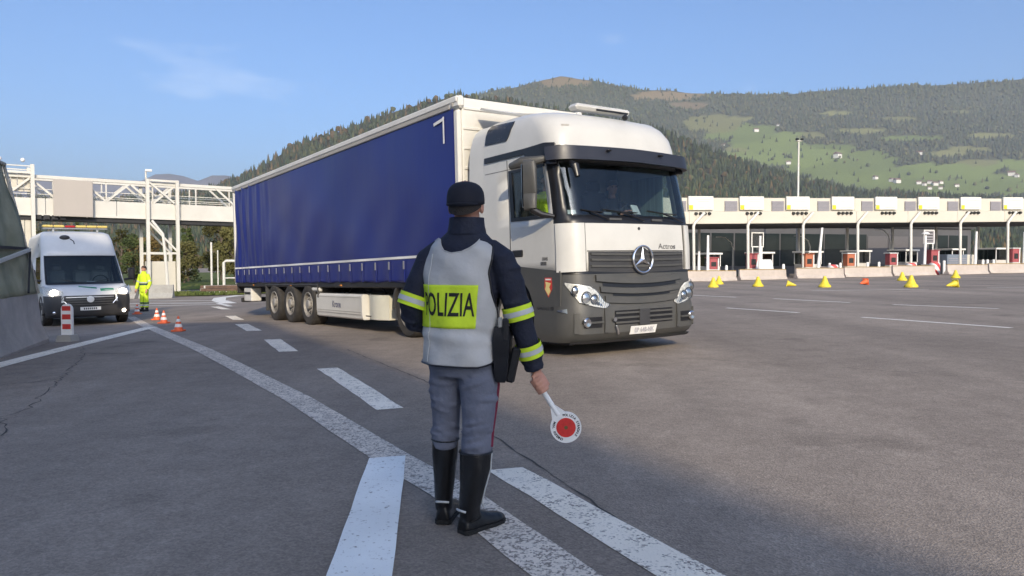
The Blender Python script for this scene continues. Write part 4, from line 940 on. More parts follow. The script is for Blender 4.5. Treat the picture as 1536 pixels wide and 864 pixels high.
# white seam tape over the hem of the curtain
V = []; F = []
for i in range(201):
    y = lerp(0.17, 13.46, i/200)
    for z in (1.455, 1.50): V.append((-(1.278 + fold(y, z)), y, z))
F = [(2*i, 2*i+1, 2*i+3, 2*i+2) for i in range(200)]; mb = MB(); mb.v = V; mb.f = F; mb.m = [0]*200; mb.build('seam_tape', WPAINT, cu, 60)
bk = MB(); bk.box((0, 0, 1.39), (0.02, 0.045, 0.10), 0.005); bk.box((0, 0, 1.20), (0.012, 0.04, 0.30))
strap = MB().box((0, 0, 1.235), (0.012, 0.042, 0.40), 0.002).mesh('strap', CURTAIN, 0); buck = MB().box((-0.01, 0, 1.34), (0.022, 0.042, 0.15), 0.006).mesh('buckle', STEEL, 30)
for k in range(21):
    y = 0.75 + 0.62*k; o = link('strap', strap, cu); o.location = (-(1.288 + fold(y, 1.25)), y, 0); b = link('buckle', buck, o)
# corner mark near the front top of the curtain
MB().box((-1.287, 0.46, 3.52), (0.006, 0.035, 0.44)).build('corner_mark', WPAINT, cu, 0)
MB().bar((-1.288, 0.47, 3.70), (-1.288, 0.78, 3.66), 0.006, 0.05).build('corner_mark', WPAINT, cu, 0)
# body
MB().box((0, LEN/2, 3.965), (2.50, LEN - 0.1, 0.05), 0.02).build('roof', TRAILW, tr)
for s in (-1, 1):
    MB().box((s*1.262, LEN/2, 3.945), (0.085, LEN, 0.11), 0.02).build('top_rail', TRAILW, tr)
    MB().box((s*1.272, LEN/2 + 0.1, 3.855), (0.045, LEN - 0.3, 0.075), 0.01).build('curtain_runner', RAILG, tr)
    MB().box((s*1.235, 0.085, 2.40), (0.09, 0.17, 2.80), 0.04).build('front_post', TRAILW, tr)
    MB().box((s*1.232, 0.12, 3.90), (0.115, 0.36, 0.20), 0.04).build('corner_casting', TRAILW, tr)
    MB().lathe([(0.035, 0), (0.035, 0.008), (0.022, 0.012), (0, 0.012)], 14, axis='x', c=(s*1.29 - (0.012 if s < 0 else 0), 0.16, 3.88)).build('round_badge', RAILG, tr)
    MB().box((s*1.235, 13.55, 2.45), (0.09, 0.14, 2.95), 0.03).build('rear_post', TRAILW, tr)
    MB().box((s*1.22, LEN/2, 0.985), (0.07, LEN - 0.2, 0.14), 0.02).build('side_rail', CHASSIS, tr)
fw = MB().box((0, 0.04, 2.5), (2.40, 0.06, 2.95), 0.01)
for k in range(9): fw.box((0, 0.005, 1.25 + 0.32*k), (2.36, 0.03, 0.05), 0.01)
fw.build('front_wall', TRAILW, tr)
for s in (-1, 1): MB().box((s*0.60, 13.58, 2.45), (1.18, 0.05, 2.85), 0.02).build('rear_door', TRAILW, tr)
MB().box((0, LEN/2, 1.08), (2.40, LEN - 0.3, 0.05)).build('floor', CHASSIS, tr, 0)
for s in (-1, 1):
    MB().box((s*0.48, 6.9, 0.86), (0.12, 13.0, 0.26)).build('main_beam', CHASSIS, tr, 0)
for k in range(9): MB().box((0, 0.9 + 1.5*k, 0.98), (2.3, 0.08, 0.12)).build('cross_member', CHASSIS, tr, 0)
for y in (7.2, 8.51, 9.82):
    MB().cyl((-1.0, y, 0.5), (1.0, y, 0.5), 0.075).build('axle', CHASSIS, tr)
    wheel(tr, -1.07, y, 0.50, 0.385, -1); wheel(tr, 1.07, y, 0.50, 0.385, 1)
for s in (-1, 1):
    MB().box((s*1.07, 8.5, 1.06 - 0.085), (0.40, 4.05, 0.05), 0.02).build('mudguard', FLAP, tr)
    MB().box((s*1.07, 6.52, 0.84), (0.40, 0.03, 0.32), 0.01).build('mud_flap', FLAP, tr)
    MB().box((s*1.07, 10.52, 0.62), (0.40, 0.03, 0.72), 0.01).build('mud_flap', FLAP, tr)
# pallet box, tank and small parts along the visible side
pb = MB(); pb.loft([[(x, y, z) for x, y in ((-1.24 + dx, 4.06), (-1.24 + dx, 6.66), (-0.45, 6.66), (-0.45, 4.06))] for z, dx in ((0.25, 0.05), (0.28, 0.015), (0.40, 0.0), (0.74, 0.0), (0.78, 0.03))])
box = pb.build('pallet_box', TRAILW, tr, 30)
for z in (0.36, 0.41, 0.71): MB().box((-1.243, 5.36, z), (0.006, 2.5, 0.010)).build('rib', RAILG, box, 0)
V, F = text_mesh('Krone', 0.20, 0.004, 0.95)
MB().add([(-1.248, 5.42 - x, 0.545 + y) for x, y, z in V], F).build('lettering', M('blue_grey_print', (0.12, 0.13, 0.22), 0.5), box, 0)
tk = MB(); tk.loft([[(-1.22 + (0.30 - 0.30*math.sin(math.pi*(0.5 + 0.42*(i/8 - 0.5)*2))) * 0.5, 3.05 + 0.93*i/8, z) for i in range(9)] + [(-0.5, 3.98, z), (-0.5, 3.05, z)] for z in (0.28, 0.33, 0.72, 0.77)])
tk.build('air_tank', M('cream_tank', (0.70, 0.68, 0.56), 0.35, var=0.04), tr, 50)
MB().box((-1.235, 3.75, 0.345), (0.02, 0.22, 0.02)).build('latch', BLACK, tr, 0)
MB().box((-1.2, 6.72, 0.87), (0.1, 0.55, 0.10), 0.03).build('hose_box', TRAILW, tr)
for s in (-1, 1):
    MB().box((s*0.95, 2.72, 0.60), (0.11, 0.13, 0.86), 0.02).build('landing_leg', STEEL, tr); MB().box((s*0.95, 2.72, 0.17), (0.24, 0.26, 0.05), 0.02).build('landing_foot', CHASSIS, tr)
MB().box((0, 13.35, 0.50), (2.35, 0.10, 0.14), 0.02).build('underrun_bar', CHASSIS, tr)
MB().box((-1.05, 12.55, 0.68), (0.30, 0.75, 0.40), 0.02).build('tool_box', TRAILW, tr); MB().box((-1.205, 12.55, 0.72), (0.012, 0.60, 0.07)).build('tool_box_slot', BLACK, tr, 0)
MB().box((0, 13.56, 0.82), (2.45, 0.08, 0.22), 0.02).build('lamp_board', CHASSIS, tr)
for s in (-1, 1): MB().box((s*0.98, 13.615, 0.82), (0.42, 0.03, 0.13), 0.01).build('tail_lamp', TAIL, tr)
for k in range(4): MB().box((-1.26, 1.8 + 3.3*k, 0.965), (0.014, 0.10, 0.035), 0.004).build('side_marker', M('amber_lens', (0.7, 0.25, 0.02), 0.3) if k == 0 else bpy.data.materials['amber_lens'], tr)
# pipes and brackets hanging below the floor
for k in range(5): MB().tube([(-0.8, 2.2 + 1.1*k, 0.95), (-0.82, 2.5 + 1.1*k, 0.72 - 0.03*(k % 2)), (-0.78, 3.0 + 1.1*k, 0.93)], 0.02, 6).build('air_hose', CHASSIS, tr)

# ------------------------------------------------------------------ tractor unit
tu = empty('truck_tractor', mat=TRUCK); tag(tu, 'white high-roofed truck tractor with grey bumper pulling the blue trailer', 'truck')
ZS = [0.20, 1.15, 1.45, 1.80, 1.92, 2.30, 2.62, 2.95, 3.11, 3.25, 3.35, 3.42, 3.47]
SF = [2.70, 2.70, 2.70, 2.68, 2.66, 2.575, 2.49, 2.44, 2.40, 2.30, 2.17, 1.95, 1.60]
WF = [1.235, 1.235, 1.235, 1.23, 1.225, 1.215, 1.21, 1.20, 1.19, 1.165, 1.12, 1.04, 0.95]
RCF = [0.30, 0.30, 0.30, 0.30, 0.29, 0.27, 0.26, 0.28, 0.32, 0.36, 0.40, 0.42, 0.42]
S_REAR = 0.60
class Skin:
    def __init__(s, zs, sf, wf, rc, bow, rear): s.zs, s.sf, s.wf, s.rc, s.bow, s.rear = zs, sf, wf, rc, bow, rear
    def pt(s, t, z, off=0.0):
        w = interp(z, s.zs, s.wf); sf = interp(z, s.zs, s.sf); rc = interp(z, s.zs, s.rc); sg = -1 if t < 0 else 1; a = abs(t)
        xc = w - rc; sc = sf - s.bow*(xc/w)**2 - rc
        if a <= 1: x = a*xc; ss = sf - s.bow*(x/w)**2; n = (2*s.bow*x/w**2, 1.0)
        elif a <= 2: th = (a-1)*math.pi/2; x = xc + rc*math.sin(th); ss = sc + rc*math.cos(th); n = (math.sin(th), math.cos(th))
        else: x = w; ss = sc + (s.rear - sc)*(a-2); n = (1.0, 0.0)
        l = math.hypot(*n); return (sg*(x + n[0]/l*off), -(ss + n[1]/l*off), z)
    def t_of_s(s, ss, z):
        w = interp(z, s.zs, s.wf); sf = interp(z, s.zs, s.sf); rc = interp(z, s.zs, s.rc); sc = sf - s.bow*((w-rc)/w)**2 - rc
        return 2 + (ss - sc)/(s.rear - sc)
    def slab(s, mb, t0, t1, zlo, zhi, o0, o1, nt=16, nz=3, mi=0):
        """curved plate between two offsets from the skin; zlo/zhi numbers or functions of t"""
        zl = zlo if callable(zlo) else (lambda t: zlo); zh = zhi if callable(zhi) else (lambda t: zhi)
        V = []; n = nt + 1; m = nz + 1
        for o in (o0, o1):
            for j in range(m):
                for i in range(n):
                    t = lerp(t0, t1, i/nt); z = lerp(zl(t), zh(t), j/nz); V.append(s.pt(t, z, o))
        F = []; K = n*m
        for j in range(nz):
            for i in range(nt):
                a = j*n+i; F.append((a, a+1, a+n+1, a+n)); F.append((K+a, K+a+n, K+a+n+1, K+a+1))
        for i in range(nt): F.append((i, K+i, K+i+1, i+1)); a = nz*n+i; F.append((a, a+1, K+a+1, K+a))
        for j in range(nz): a = j*n; F.append((a, a+n, K+a+n, K+a)); a = j*n+nt; F.append((a, K+a, K+a+n, a+n))
        return mb.add(V, F, mi)
CAB = Skin(ZS, SF, WF, RCF, 0.10, S_REAR)
def cab_shell():
    mb = MB()
    half = [3.0, 2.80, 2.54, 2.30, 2.055, 2.0, 1.75, 1.5, 1.25, 1.0, 0.66, 0.33, 0.0]
    T = [-t for t in half] + half[:-1][::-1]
    Z = [1.15, 1.30, 1.45, 1.80, 1.92, 2.10, 2.30, 2.46, 2.62, 2.76, 2.87, 2.95, 3.03, 3.11, 3.18, 3.25, 3.30, 3.35, 3.385, 3.42, 3.445, 3.47]
    n = len(T); V = []
    for z in Z:
        for t in T: V.append(CAB.pt(t, z - (0.0 if z > 1.2 or abs(t) < 1.5 else 0.0)))
    F = [[], []]
    for j in range(len(Z) - 1):
        for i in range(n - 1):
            zm = (Z[j]+Z[j+1])/2; tm = abs((T[i]+T[i+1])/2)
            if 1.92 < zm < 2.62 and (tm < 1.5 or 2.055 < tm < 2.54): continue
            k = 1 if ((1.80 < zm < 2.62 and tm < 2.0) or (2.62 < zm < 2.87 and tm < 2.0)) else 0
            F[k].append((j*n+i, j*n+i+1, (j+1)*n+i+1, (j+1)*n+i))
        F[0].append((j*n+n-1, j*n, (j+1)*n, (j+1)*n+n-1))
    # roof with a slight crown
    L = len(Z) - 1; base = len(V); rng = [V[L*n+i] for i in range(n)]; cx, cy = 0.0, -1.0
    for f, dz in ((0.75, 0.02), (0.4, 0.035)): V += [(cx + (p[0]-cx)*f, cy + (p[1]-cy)*f, p[2] + dz) for p in rng]
    V.append((cx, cy, 3.51))
    prev = L*n
    for k in range(2):
        b = base + k*n
        for i in range(n): j2 = (i+1) % n; F[0].append((prev+i, prev+j2, b+j2, b+i))
        prev = b
    for i in range(n): F[0].append((prev+i, prev+(i+1) % n, len(V)-1))
    mb.v = V; mb.f = F[0] + F[1]; mb.m = [0]*len(F[0]) + [1]*len(F[1])
    o = mb.build('cab', [WHITE, BLACK], tu, 38, normals=True)
    so = o.modifiers.new('t', 'SOLIDIFY'); so.thickness = 0.02; so.offset = -1
    return o
cab = cab_shell()
def slab_part(name, mat, parent, *a, skin=None, smooth=35, **k):
    mb = MB(); (skin or CAB).slab(mb, *a, **k); return mb.build(name, mat, parent, smooth)
slab_part('windscreen', glass('windscreen_glass', (0.74, 0.80, 0.81), 0.04), tu, -1.52, 1.52, 1.905, 2.635, -0.006, 0.004, nt=28, nz=6)
for s in (-1, 1):
    slab_part('door_window', glass('door_glass', (0.85, 0.88, 0.86), 0.03) if s < 0 else bpy.data.materials['door_glass'], tu, s*2.05, s*2.55, 1.91, 2.63, -0.010, -0.004, nt=4, nz=2)
    wf = MB()
    for a in ((s*2.03, s*2.57, 1.895, 1.945), (s*2.03, s*2.57, 2.60, 2.64), (s*2.52, s*2.57, 1.945, 2.60)): CAB.slab(wf, *a, -0.004, 0.010, nt=4, nz=1)
    wf.build('window_seal', BLACK, tu, 30)
    # trim stripe, upper black panel, door seams, door handle
    slab_part('trim_stripe', BLACK, tu, s*2.06, s*2.97, 2.825, lambda t: 2.905, 0.002, 0.022, nt=10, nz=1)
    uw = MB(); nn = 10; Vu = []
    for o_ in (-0.004, 0.014):
        for j in range(nn + 1):
            for i in range(nn + 1):
                u = i/nn; v = j/nn; ss = lerp(0.64, lerp(1.24, 1.35, v), u); zz = lerp(lerp(3.105, 3.085, u), lerp(3.415, 3.365, u), v)
                cut = 0.05*max(0, (u + abs(v - 0.5)*2 - 1.7)/0.3); ss -= cut*0.6
                Vu.append((s*(interp(zz, ZS, WF) + o_), -ss, zz))
    Kn = (nn+1)**2; Fu = []
    for j in range(nn):
        for i in range(nn): a = j*(nn+1)+i; Fu += [(a, a+1, a+nn+2, a+nn+1), (Kn+a, Kn+a+nn+1, Kn+a+nn+2, Kn+a+1)]
    for i in range(nn): a = i; Fu.append((a, Kn+a, Kn+a+1, a+1)); a = nn*(nn+1)+i; Fu.append((a, a+1, Kn+a+1, Kn+a)); a = i*(nn+1); Fu.append((a, a+nn+1, Kn+a+nn+1, Kn+a)); a = i*(nn+1)+nn; Fu.append((a, Kn+a, Kn+a+nn+1, a+nn+1))
    uw.add(Vu, Fu).build('upper_side_window', M('black_side_glass', (0.02, 0.02, 0.022), 0.25) if s < 0 else bpy.data.materials['black_side_glass'], tu, 30)
    SEAM = bpy.data.materials.get('panel_gap') or M('panel_gap', (0.05, 0.05, 0.05), 0.9)
    for s0 in (1.30,): 
        tt = CAB.t_of_s(s0, 1.9); slab_part('door_seam', SEAM, tu, s*(tt-0.004), s*(tt+0.004), 1.18, 2.80, 0.0005, 0.003, nt=1, nz=8)
    slab_part('door_seam', SEAM, tu, s*1.93, s*1.945, 1.17, 1.80, 0.0005, 0.0035, nt=1, nz=4)
    slab_part('door_seam', SEAM, tu, s*2.3, s*2.97, 2.655, 2.662, 0.0005, 0.003, nt=3, nz=1)
    hx = s*1.238; MB().box((hx, -1.49, 1.43), (0.03, 0.26, 0.10), 0.02).build('door_handle', BLACK, tu)
    # side fairing behind the cab
    MB().loft([[(s*(interp(z, ZS, WF) - 0.002), -S_REAR + 0.006, z), (s*(interp(z, ZS, WF) + 0.01), -lerp(0.20, 0.30, max(0, (z - 3.0)/0.45)), z), (s*(interp(z, ZS, WF) - 0.03), -lerp(0.20, 0.30, max(0, (z - 3.0)/0.45)), z), (s*(interp(z, ZS, WF) - 0.05), -S_REAR + 0.006, z)] for z in (1.25, 1.45, 1.80, 2.30, 2.62, 2.95, 3.11, 3.25, 3.35, 3.42)]).build('side_fairing', WHITE, tu, 30)
# roof spoiler linking to the trailer height
MB().loft([[(x*w, y, z) for x in (-1, 1)] + [(1*w, y + 0.04, z - 0.03), (-1*w, y + 0.04, z - 0.03)] for y, z, w in ((-1.55, 3.46, 0.85), (-1.0, 3.56, 0.92), (-0.5, 3.70, 0.98), (-0.25, 3.78, 1.0))]).build('roof_spoiler', WHITE, tu, 40)
# sun visor across the windscreen head with its black end pieces
vis = MB(); CAB.slab(vis, -1.75, 1.75, lambda t: 2.665 - 0.012*abs(t), lambda t: 2.850 - 0.012*abs(t), 0.09, 0.17, nt=36, nz=5)
vis.build('sun_visor', M('visor_smoked', (0.022, 0.024, 0.034), 0.42, var=0.1), tu, 40)
for s in (-1, 1):
    slab_part('visor_end', BLACK, tu, s*1.55, s*2.22, lambda t: 2.60 + 0.18*max(0, abs(t) - 1.75), lambda t: 2.90 - 0.04*abs(abs(t) - 1.8), 0.002, 0.10, nt=12, nz=4)
    if s < 0: MB().tube([(s*1.08, -2.52, 2.62), (s*1.11, -2.66, 2.54), (s*1.11, -2.70, 2.40)], [0.03, 0.055, 0.035], 10).build('ramp_mirror', BLACK, tu)
    for x in (0.5,): MB().box((s*x, -2.63, 2.79), (0.05, 0.12, 0.03), 0.01).build('visor_bracket', BLACK, tu)
# roof lamp bar, horn, marker
MB().box((-0.07, -2.0, 3.50), (1.05, 0.22, 0.085), 0.035).build('roof_lamp_bar', WHITE, tu); MB().box((0.08, -2.108, 3.475), (0.62, 0.02, 0.03), 0.008).build('lamp_bar_slot', BLACK, tu)
MB().ball((0.28, -2.16, 3.40), (0.04, 0.05, 0.045), 10, 7).build('roof_camera', BLACK, tu); slab_part('roof_badge', RAILG, tu, -1.33, -1.13, 3.15, 3.17, 0.0, 0.008, nt=4, nz=1)
# door mirror
for s in (-1,):
    mr = empty('mirror'); mr.parent = tu; mr.location = (s*1.50, -2.20, 2.0)
    MB().loft([[(s*(-0.10 + 0.20*u) * k, 0.09 - 0.20*math.sin(math.pi*(0.08 + 0.84*u)) * k2, z) for u in [i/8 for i in range(9)]] for z, k, k2 in ((-0.02, 0.7, 0.5), (0.01, 0.95, 0.9), (0.20, 1.0, 1.0), (0.205, 0.98, 0.96), (0.21, 1.0, 1.0), (0.55, 1.0, 1.0), (0.63, 0.95, 0.9), (0.66, 0.7, 0.5))]).build('housing', GREYPL, mr, 50)
    MB().box((0, 0.095, 0.32), (0.17, 0.012, 0.58), 0.004).build('mirror_glass', CHROME, mr)
    MB().tube([(s*-0.27, -0.10, 0.70), (s*-0.12, 0.02, 0.66), (s*0.0, 0.18, 0.65), (s*0.02, 0.42, 0.62)], [0.035, 0.06, 0.075, 0.05], 10).build('upper_arm', GREYPL, mr)
    MB().tube([(s*-0.27, -0.14, -0.10), (s*-0.12, -0.06, -0.07), (s*0.0, 0.0, 0.0)], [0.03, 0.045, 0.05], 10).build('lower_arm', BLACK, mr)
# front panel details on the cab skin
grl = MB(); CAB.slab(grl, -0.97, 0.97, lambda t: 1.125 + 0.03*t*t, 1.415, 0.002, 0.016, nt=24, nz=2)
gr = grl.build('upper_grille', DARKPL, tu)
for z in (1.20, 1.285, 1.36): slab_part('grille_bar', GREYPL, gr, -0.94, 0.94, lambda t: z + 0.012*t*t, lambda t: z + 0.028 + 0.012*t*t, 0.014, 0.036, nt=24, nz=1)
slab_part('bonnet_seam', SEAM, tu, -0.99, 0.99, 1.42, 1.432, 0.0005, 0.004, nt=20, nz=1)
for s in (-1, 1):
    slab_part('corner_panel', WHITE, tu, s*1.06, s*1.90, lambda t: 1.155 - 0.01*(abs(t)-1), lambda t: 1.80, 0.002, 0.022, nt=12, nz=4)
    slab_part('bonnet_seam', SEAM, tu, s*1.012, s*1.045, 1.17, 1.80, 0.0004, 0.004, nt=1, nz=3)
# emblem: ring with a three-pointed star
em = MB(); ring = []
yE = CAB.pt(0, 1.3)[1] - 0.055

for i in range(40):
    a = 2*math.pi*i/40
    ring.append([( (0.185 + 0.016*math.cos(b))*math.sin(a), yE + 0.016*math.sin(b), 1.305 + (0.185 + 0.016*math.cos(b))*math.cos(a)) for b in [2*math.pi*k/8 for k in range(8)]])
ring.append(ring[0]); em.loft(ring, 0, False, False)
for k in range(3):
    a = 2*math.pi*k/3; d = Vector((math.sin(a), 0, math.cos(a))); n = Vector((math.cos(a), 0, -math.sin(a))); c = Vector((0, yE, 1.305))
    em.add([tuple(c + d*0.175), tuple(c + n*0.034 + d*0.02), tuple(c - n*0.034 + d*0.02), tuple(c + Vector((0, -0.022, 0))), tuple(c + Vector((0, 0.012, 0)))], [(0, 1, 3), (0, 3, 2), (0, 4, 1), (0, 2, 4), (1, 4, 3), (2, 3, 4)])
em.build('star_emblem', CHROME, tu, 40)
MB().lathe([(0.17, 0), (0.17, -0.02), (0, -0.02)], 32, axis='y', c=(0, yE + 0.05, 1.305)).build('emblem_backing', DARKPL, tu)
V, F = text_mesh('Actros', 0.105, 0.0015, 1.28)
MB().add([(0.56 + x, CAB.pt(0.56/0.935, 1.485)[1] - 0.004 + 0.05*(x), 1.485 + y) for x, y, z in V], F).build('lettering', M('chrome_lettering', (0.22, 0.21, 0.20), 0.3, metal=0.6), tu, 0)
V, F = text_mesh('1845', 0.062, 0.002, 1.1)
MB().add([(-1.241, -2.13 - x*-1*-1, 1.335 + y) for x, y, z in V], F).build('model_lettering', bpy.data.materials['chrome_lettering'], tu, 0)
MB().box((-1.241, -2.10, 1.275), (0.004, 0.13, 0.045)).build('model_badge', bpy.data.materials['chrome_lettering'], tu, 0)
MB().lathe([(0.022, 0), (0.022, -0.006), (0, -0.007)], 16, axis='y', c=(0, CAB.pt(0, 1.73)[1], 1.735)).build('bonnet_badge', DARKPL, tu)
# wipers
for x0, x1, z1 in ((0.10, -0.62, 1.99), (0.95, 0.20, 1.99), (-0.55, -1.02, 1.98)):
    tz = lambda x: x/0.935
    MB().tube([CAB.pt(tz(x0), 1.84, 0.03), CAB.pt(tz(lerp(x0, x1, 0.35)), 1.91, 0.045), CAB.pt(tz(lerp(x0, x1, 0.6)), 1.955, 0.035)], 0.012, 6).build('wiper_arm', BLACK, tu)
    MB().tube([CAB.pt(tz(lerp(x0, x1, 0.15)), 1.955, 0.015), CAB.pt(tz(lerp(x0, x1, 0.6)), 1.962, 0.015), CAB.pt(tz(x1), z1, 0.015)], 0.009, 6).build('wiper_blade', BLACK, tu)
for x in (-0.42, 0.38): slab_part('step_recess', GREYPL, tu, (x-0.11)/0.935, (x+0.11)/0.935, 1.845, 1.875, 0.002, 0.012, nt=4, nz=1)

# bumper
BZ = [0.20, 0.26, 0.32, 0.50, 0.64, 0.70, 0.92, 1.00, 1.16]
BUM = Skin(BZ, [2.64, 2.72, 2.765, 2.775, 2.775, 2.755, 2.735, 2.725, 2.705], [1.22, 1.235, 1.245, 1.245, 1.245, 1.245, 1.245, 1.242, 1.238], [0.36]*9, 0.11, 1.86)
bsh = MB(); tt = [-3, -2.6, -2.2, -2] + [-2 + i*0.125 for i in range(1, 8)] + [-1 + i*0.125 for i in range(0, 17)] + [1 + i*0.125 for i in range(1, 9)] + [2.2, 2.6, 3]
n = len(tt); V = [BUM.pt(t, z) for z in BZ for t in tt]; V += [BUM.pt(t, z, -0.04) for z in BZ for t in tt]; K = n*len(BZ); F = []
for j in range(len(BZ)-1):
    for i in range(n-1): a = j*n+i; F += [(a, a+1, a+n+1, a+n), (K+a, K+a+n, K+a+n+1, K+a+1)]
for i in range(n-1): F.append((i, K+i, K+i+1, i+1)); a = (len(BZ)-1)*n+i; F.append((a, a+1, K+a+1, K+a))
for j in range(len(BZ)-1): a = j*n; F.append((a, a+n, K+a+n, K+a)); a = j*n+n-1; F.append((a, K+a, K+a+n, a+n))
bumper = bsh.add(V, F).build('bumper', GREYPL, tu, 30)
# lower grille: curved bars and dark slots
smile = lambda z0: (lambda t: z0 + 0.055*t*t)
slab_part('grille_slot', BLACK, bumper, -0.80, 0.80, smile(0.915), smile(0.965), 0.002, 0.006, nt=24, nz=1, skin=BUM)
slab_part('grille_bar', GREYPL, bumper, -0.93, 0.93, smile(0.975), smile(1.055), 0.002, 0.042, nt=28, nz=2, skin=BUM)
slab_part('grille_bar', GREYPL, bumper, -0.86, 0.86, smile(0.835), smile(0.905), 0.002, 0.038, nt=28, nz=2, skin=BUM)
slab_part('grille_slot', BLACK, bumper, -0.62, 0.62, smile(0.795), smile(0.826), 0.002, 0.006, nt=24, nz=1, skin=BUM)
slab_part('grille_bar', GREYPL, bumper, -0.78, 0.78, smile(0.70), smile(0.785), 0.002, 0.030, nt=28, nz=2, skin=BUM)
slab_part('cab_gap', BLACK, bumper, -1.9, 1.9, 1.118, 1.15, 0.001, 0.006, nt=36, nz=1, skin=BUM)
slab_part('lower_opening', BLACK, bumper, -0.62, 0.64, 0.42, 0.615, 0.001, 0.005, nt=20, nz=1, skin=BUM)
for z in (0.45, 0.515, 0.58): slab_part('opening_bar', GREYPL, bumper, -0.61, 0.63, z - 0.012, z + 0.014, 0.004, 0.02, nt=20, nz=1, skin=BUM)
slab_part('plate_bracket', DARKPL, bumper, -0.14, 0.08, 0.40, 0.62, 0.004, 0.028, nt=4, nz=1, skin=BUM)
slab_part('bumper_lip', CHASSIS, bumper, -1.5, 0.75, 0.185, 0.215, 0.0, 0.05, nt=30, nz=1, skin=BUM)
slab_part('bumper_lip', CHASSIS, bumper, 0.75, 1.5, 0.185, 0.215, 0.0, 0.05, nt=12, nz=1, skin=BUM)
pl = slab_part('number_plate', WPAINT, tu, -0.31, 0.25, 0.275, 0.39, 0.012, 0.020, nt=8, nz=1, skin=BUM)
# towing eye and small reflectors
MB().cyl((-0.58, -2.80, 0.50), (-0.58, -2.78, 0.50), 0.03).build('reflector', CHROME, tu); MB().tube([(-0.56, -2.79, 0.42), (-0.54, -2.80, 0.36), (-0.52, -2.79, 0.30)], 0.012, 6).build('tow_pin', CHROME, tu)
AMB = bpy.data.materials['amber_lens']
for s in (-1, 1):
    # recessed corner opening with fog lamp
    slab_part('fog_opening', BLACK, bumper, s*0.86, s*1.28, lambda t: 0.40, lambda t: 0.545, 0.001, 0.005, nt=8, nz=1, skin=BUM)
    p = BUM.pt(s*1.22, 0.475, 0.0); MB().lathe([(0.062, 0.02), (0.066, -0.03), (0.05, -0.045), (0, -0.04)], 18, axis='y', c=p).build('fog_lamp', CHROME, bumper)
    slab_part('fog_bar', GREYPL, bumper, s*0.84, s*1.30, 0.46, 0.485, 0.004, 0.03, nt=8, nz=1, skin=BUM)
    slab_part('bumper_rib', GREYPL, bumper, s*1.38, s*1.50, 0.33, 0.60, 0.0, 0.025, nt=3, nz=2, skin=BUM)
    slab_part('bumper_rib', GREYPL, bumper, s*0.74, s*0.82, 0.33, 0.66, 0.0, 0.028, nt=3, nz=2, skin=BUM)
    zl = lambda t: interp(abs(t), [0.72, 0.80, 1.35, 1.66], [0.690, 0.655, 0.745, 0.985]); zh = lambda t: interp(abs(t), [0.72, 0.80, 0.93, 1.05, 1.66], [0.715, 0.745, 0.90, 0.955, 1.01])
    hl = slab_part('headlight', M('lamp_reflector', (0.80, 0.79, 0.74), 0.3, metal=0.25, var=0.25, scale=30) if s < 0 else bpy.data.materials['lamp_reflector'], tu, s*0.72, s*1.66, zl, zh, -0.002, 0.006, nt=24, nz=4, skin=BUM)
    zl2 = lambda t: zl(t) - 0.014; zh2 = lambda t: zh(t) + 0.014
    slab_part('lamp_surround', DARKPL, hl, s*0.705, s*1.69, zl2, zh2, -0.02, 0.003, nt=24, nz=2, skin=BUM)
    for t, z, r in ((1.18, 0.80, 0.075), (1.42, 0.90, 0.06), (0.98, 0.78, 0.058)):
        c = Vector(BUM.pt(s*t, z, 0.004)); MB().ball(c, (r, 0.03, r), 18, 10).build('lamp_lens', CHROME, hl)
        rr_ = []
        for i in range(25):
            a = 2*math.pi*i/24; rr_.append((c.x + r*1.12*math.cos(a), c.y - 0.012 + 0.0*a, c.z + r*1.12*math.sin(a)))
        MB().tube(rr_, 0.007, 6).build('lamp_ring', DARKPL, hl)
    for k in range(5): slab_part('indicator_rib', CHROME, hl, s*(0.74 + 0.035*k), s*(0.752 + 0.035*k), lambda t: zl(t) + 0.006, lambda t: zh(t) - 0.006, 0.006, 0.014, nt=1, nz=1, skin=BUM)
    slab_part('lamp_cover', LAMPGL, hl, s*0.715, s*1.665, zl, zh, 0.034, 0.040, nt=24, nz=4, skin=BUM)
    # corner marker, steps and lower side panel
    slab_part('corner_marker', CHROME, tu, s*1.66, s*1.95, lambda t: 0.60 + 0.03*(abs(t)-1.66)/0.29, lambda t: 0.66 - 0.02*(abs(t)-1.66)/0.29, 0.002, 0.012, nt=6, nz=1, skin=BUM)
    sp = MB(); sp.prism([(1.30, 1.262), (2.46, 1.165), (2.44, 0.70), (1.86, 0.66), (1.76, 0.90), (1.55, 1.08), (1.30, 1.14)], lambda u, v: (s*1.215, -u, v), lambda u, v: (s*1.242, -u, v))
    sp.build('lower_side_panel', GREYPL, tu, 20)
    for z, d in ((0.58, 0.0), (0.32, 0.0)): MB().box((s*1.13, -2.13, z), (0.2, 0.48, 0.045), 0.015).build('step', STEEL, tu)
    MB().box((s*1.0, -2.13, 0.45), (0.06, 0.5, 0.6)).build('step_back', CHASSIS, tu, 0)
    MB().box((s*1.235, -2.12, 0.66), (0.02, 0.40, 0.07), 0.02).build('step_trim', CHROME, tu)
    MB().box((s*1.22, -2.06, 0.45), (0.03, 0.16, 0.17), 0.02).build('step_reflector', CHROME, tu)
    # wheels, arches, tank
    wheel(tu, s*1.06, -1.26, 0.505, 0.32, s)
    wheel(tu, s*0.96, 2.02, 0.505, 0.56, s)
    MB().prism([(1.26 + 0.66*math.cos(R(a)), 0.53 + 0.66*math.sin(R(a))) for a in range(-5, 186, 10)] + [(1.26 + 0.60*math.cos(R(a)), 0.53 + 0.60*math.sin(R(a))) for a in range(185, -6, -10)], lambda u, v: (s*0.86, -u, v), lambda u, v: (s*1.235, -u, v)).build('wheel_arch', FLAP, tu, 30)
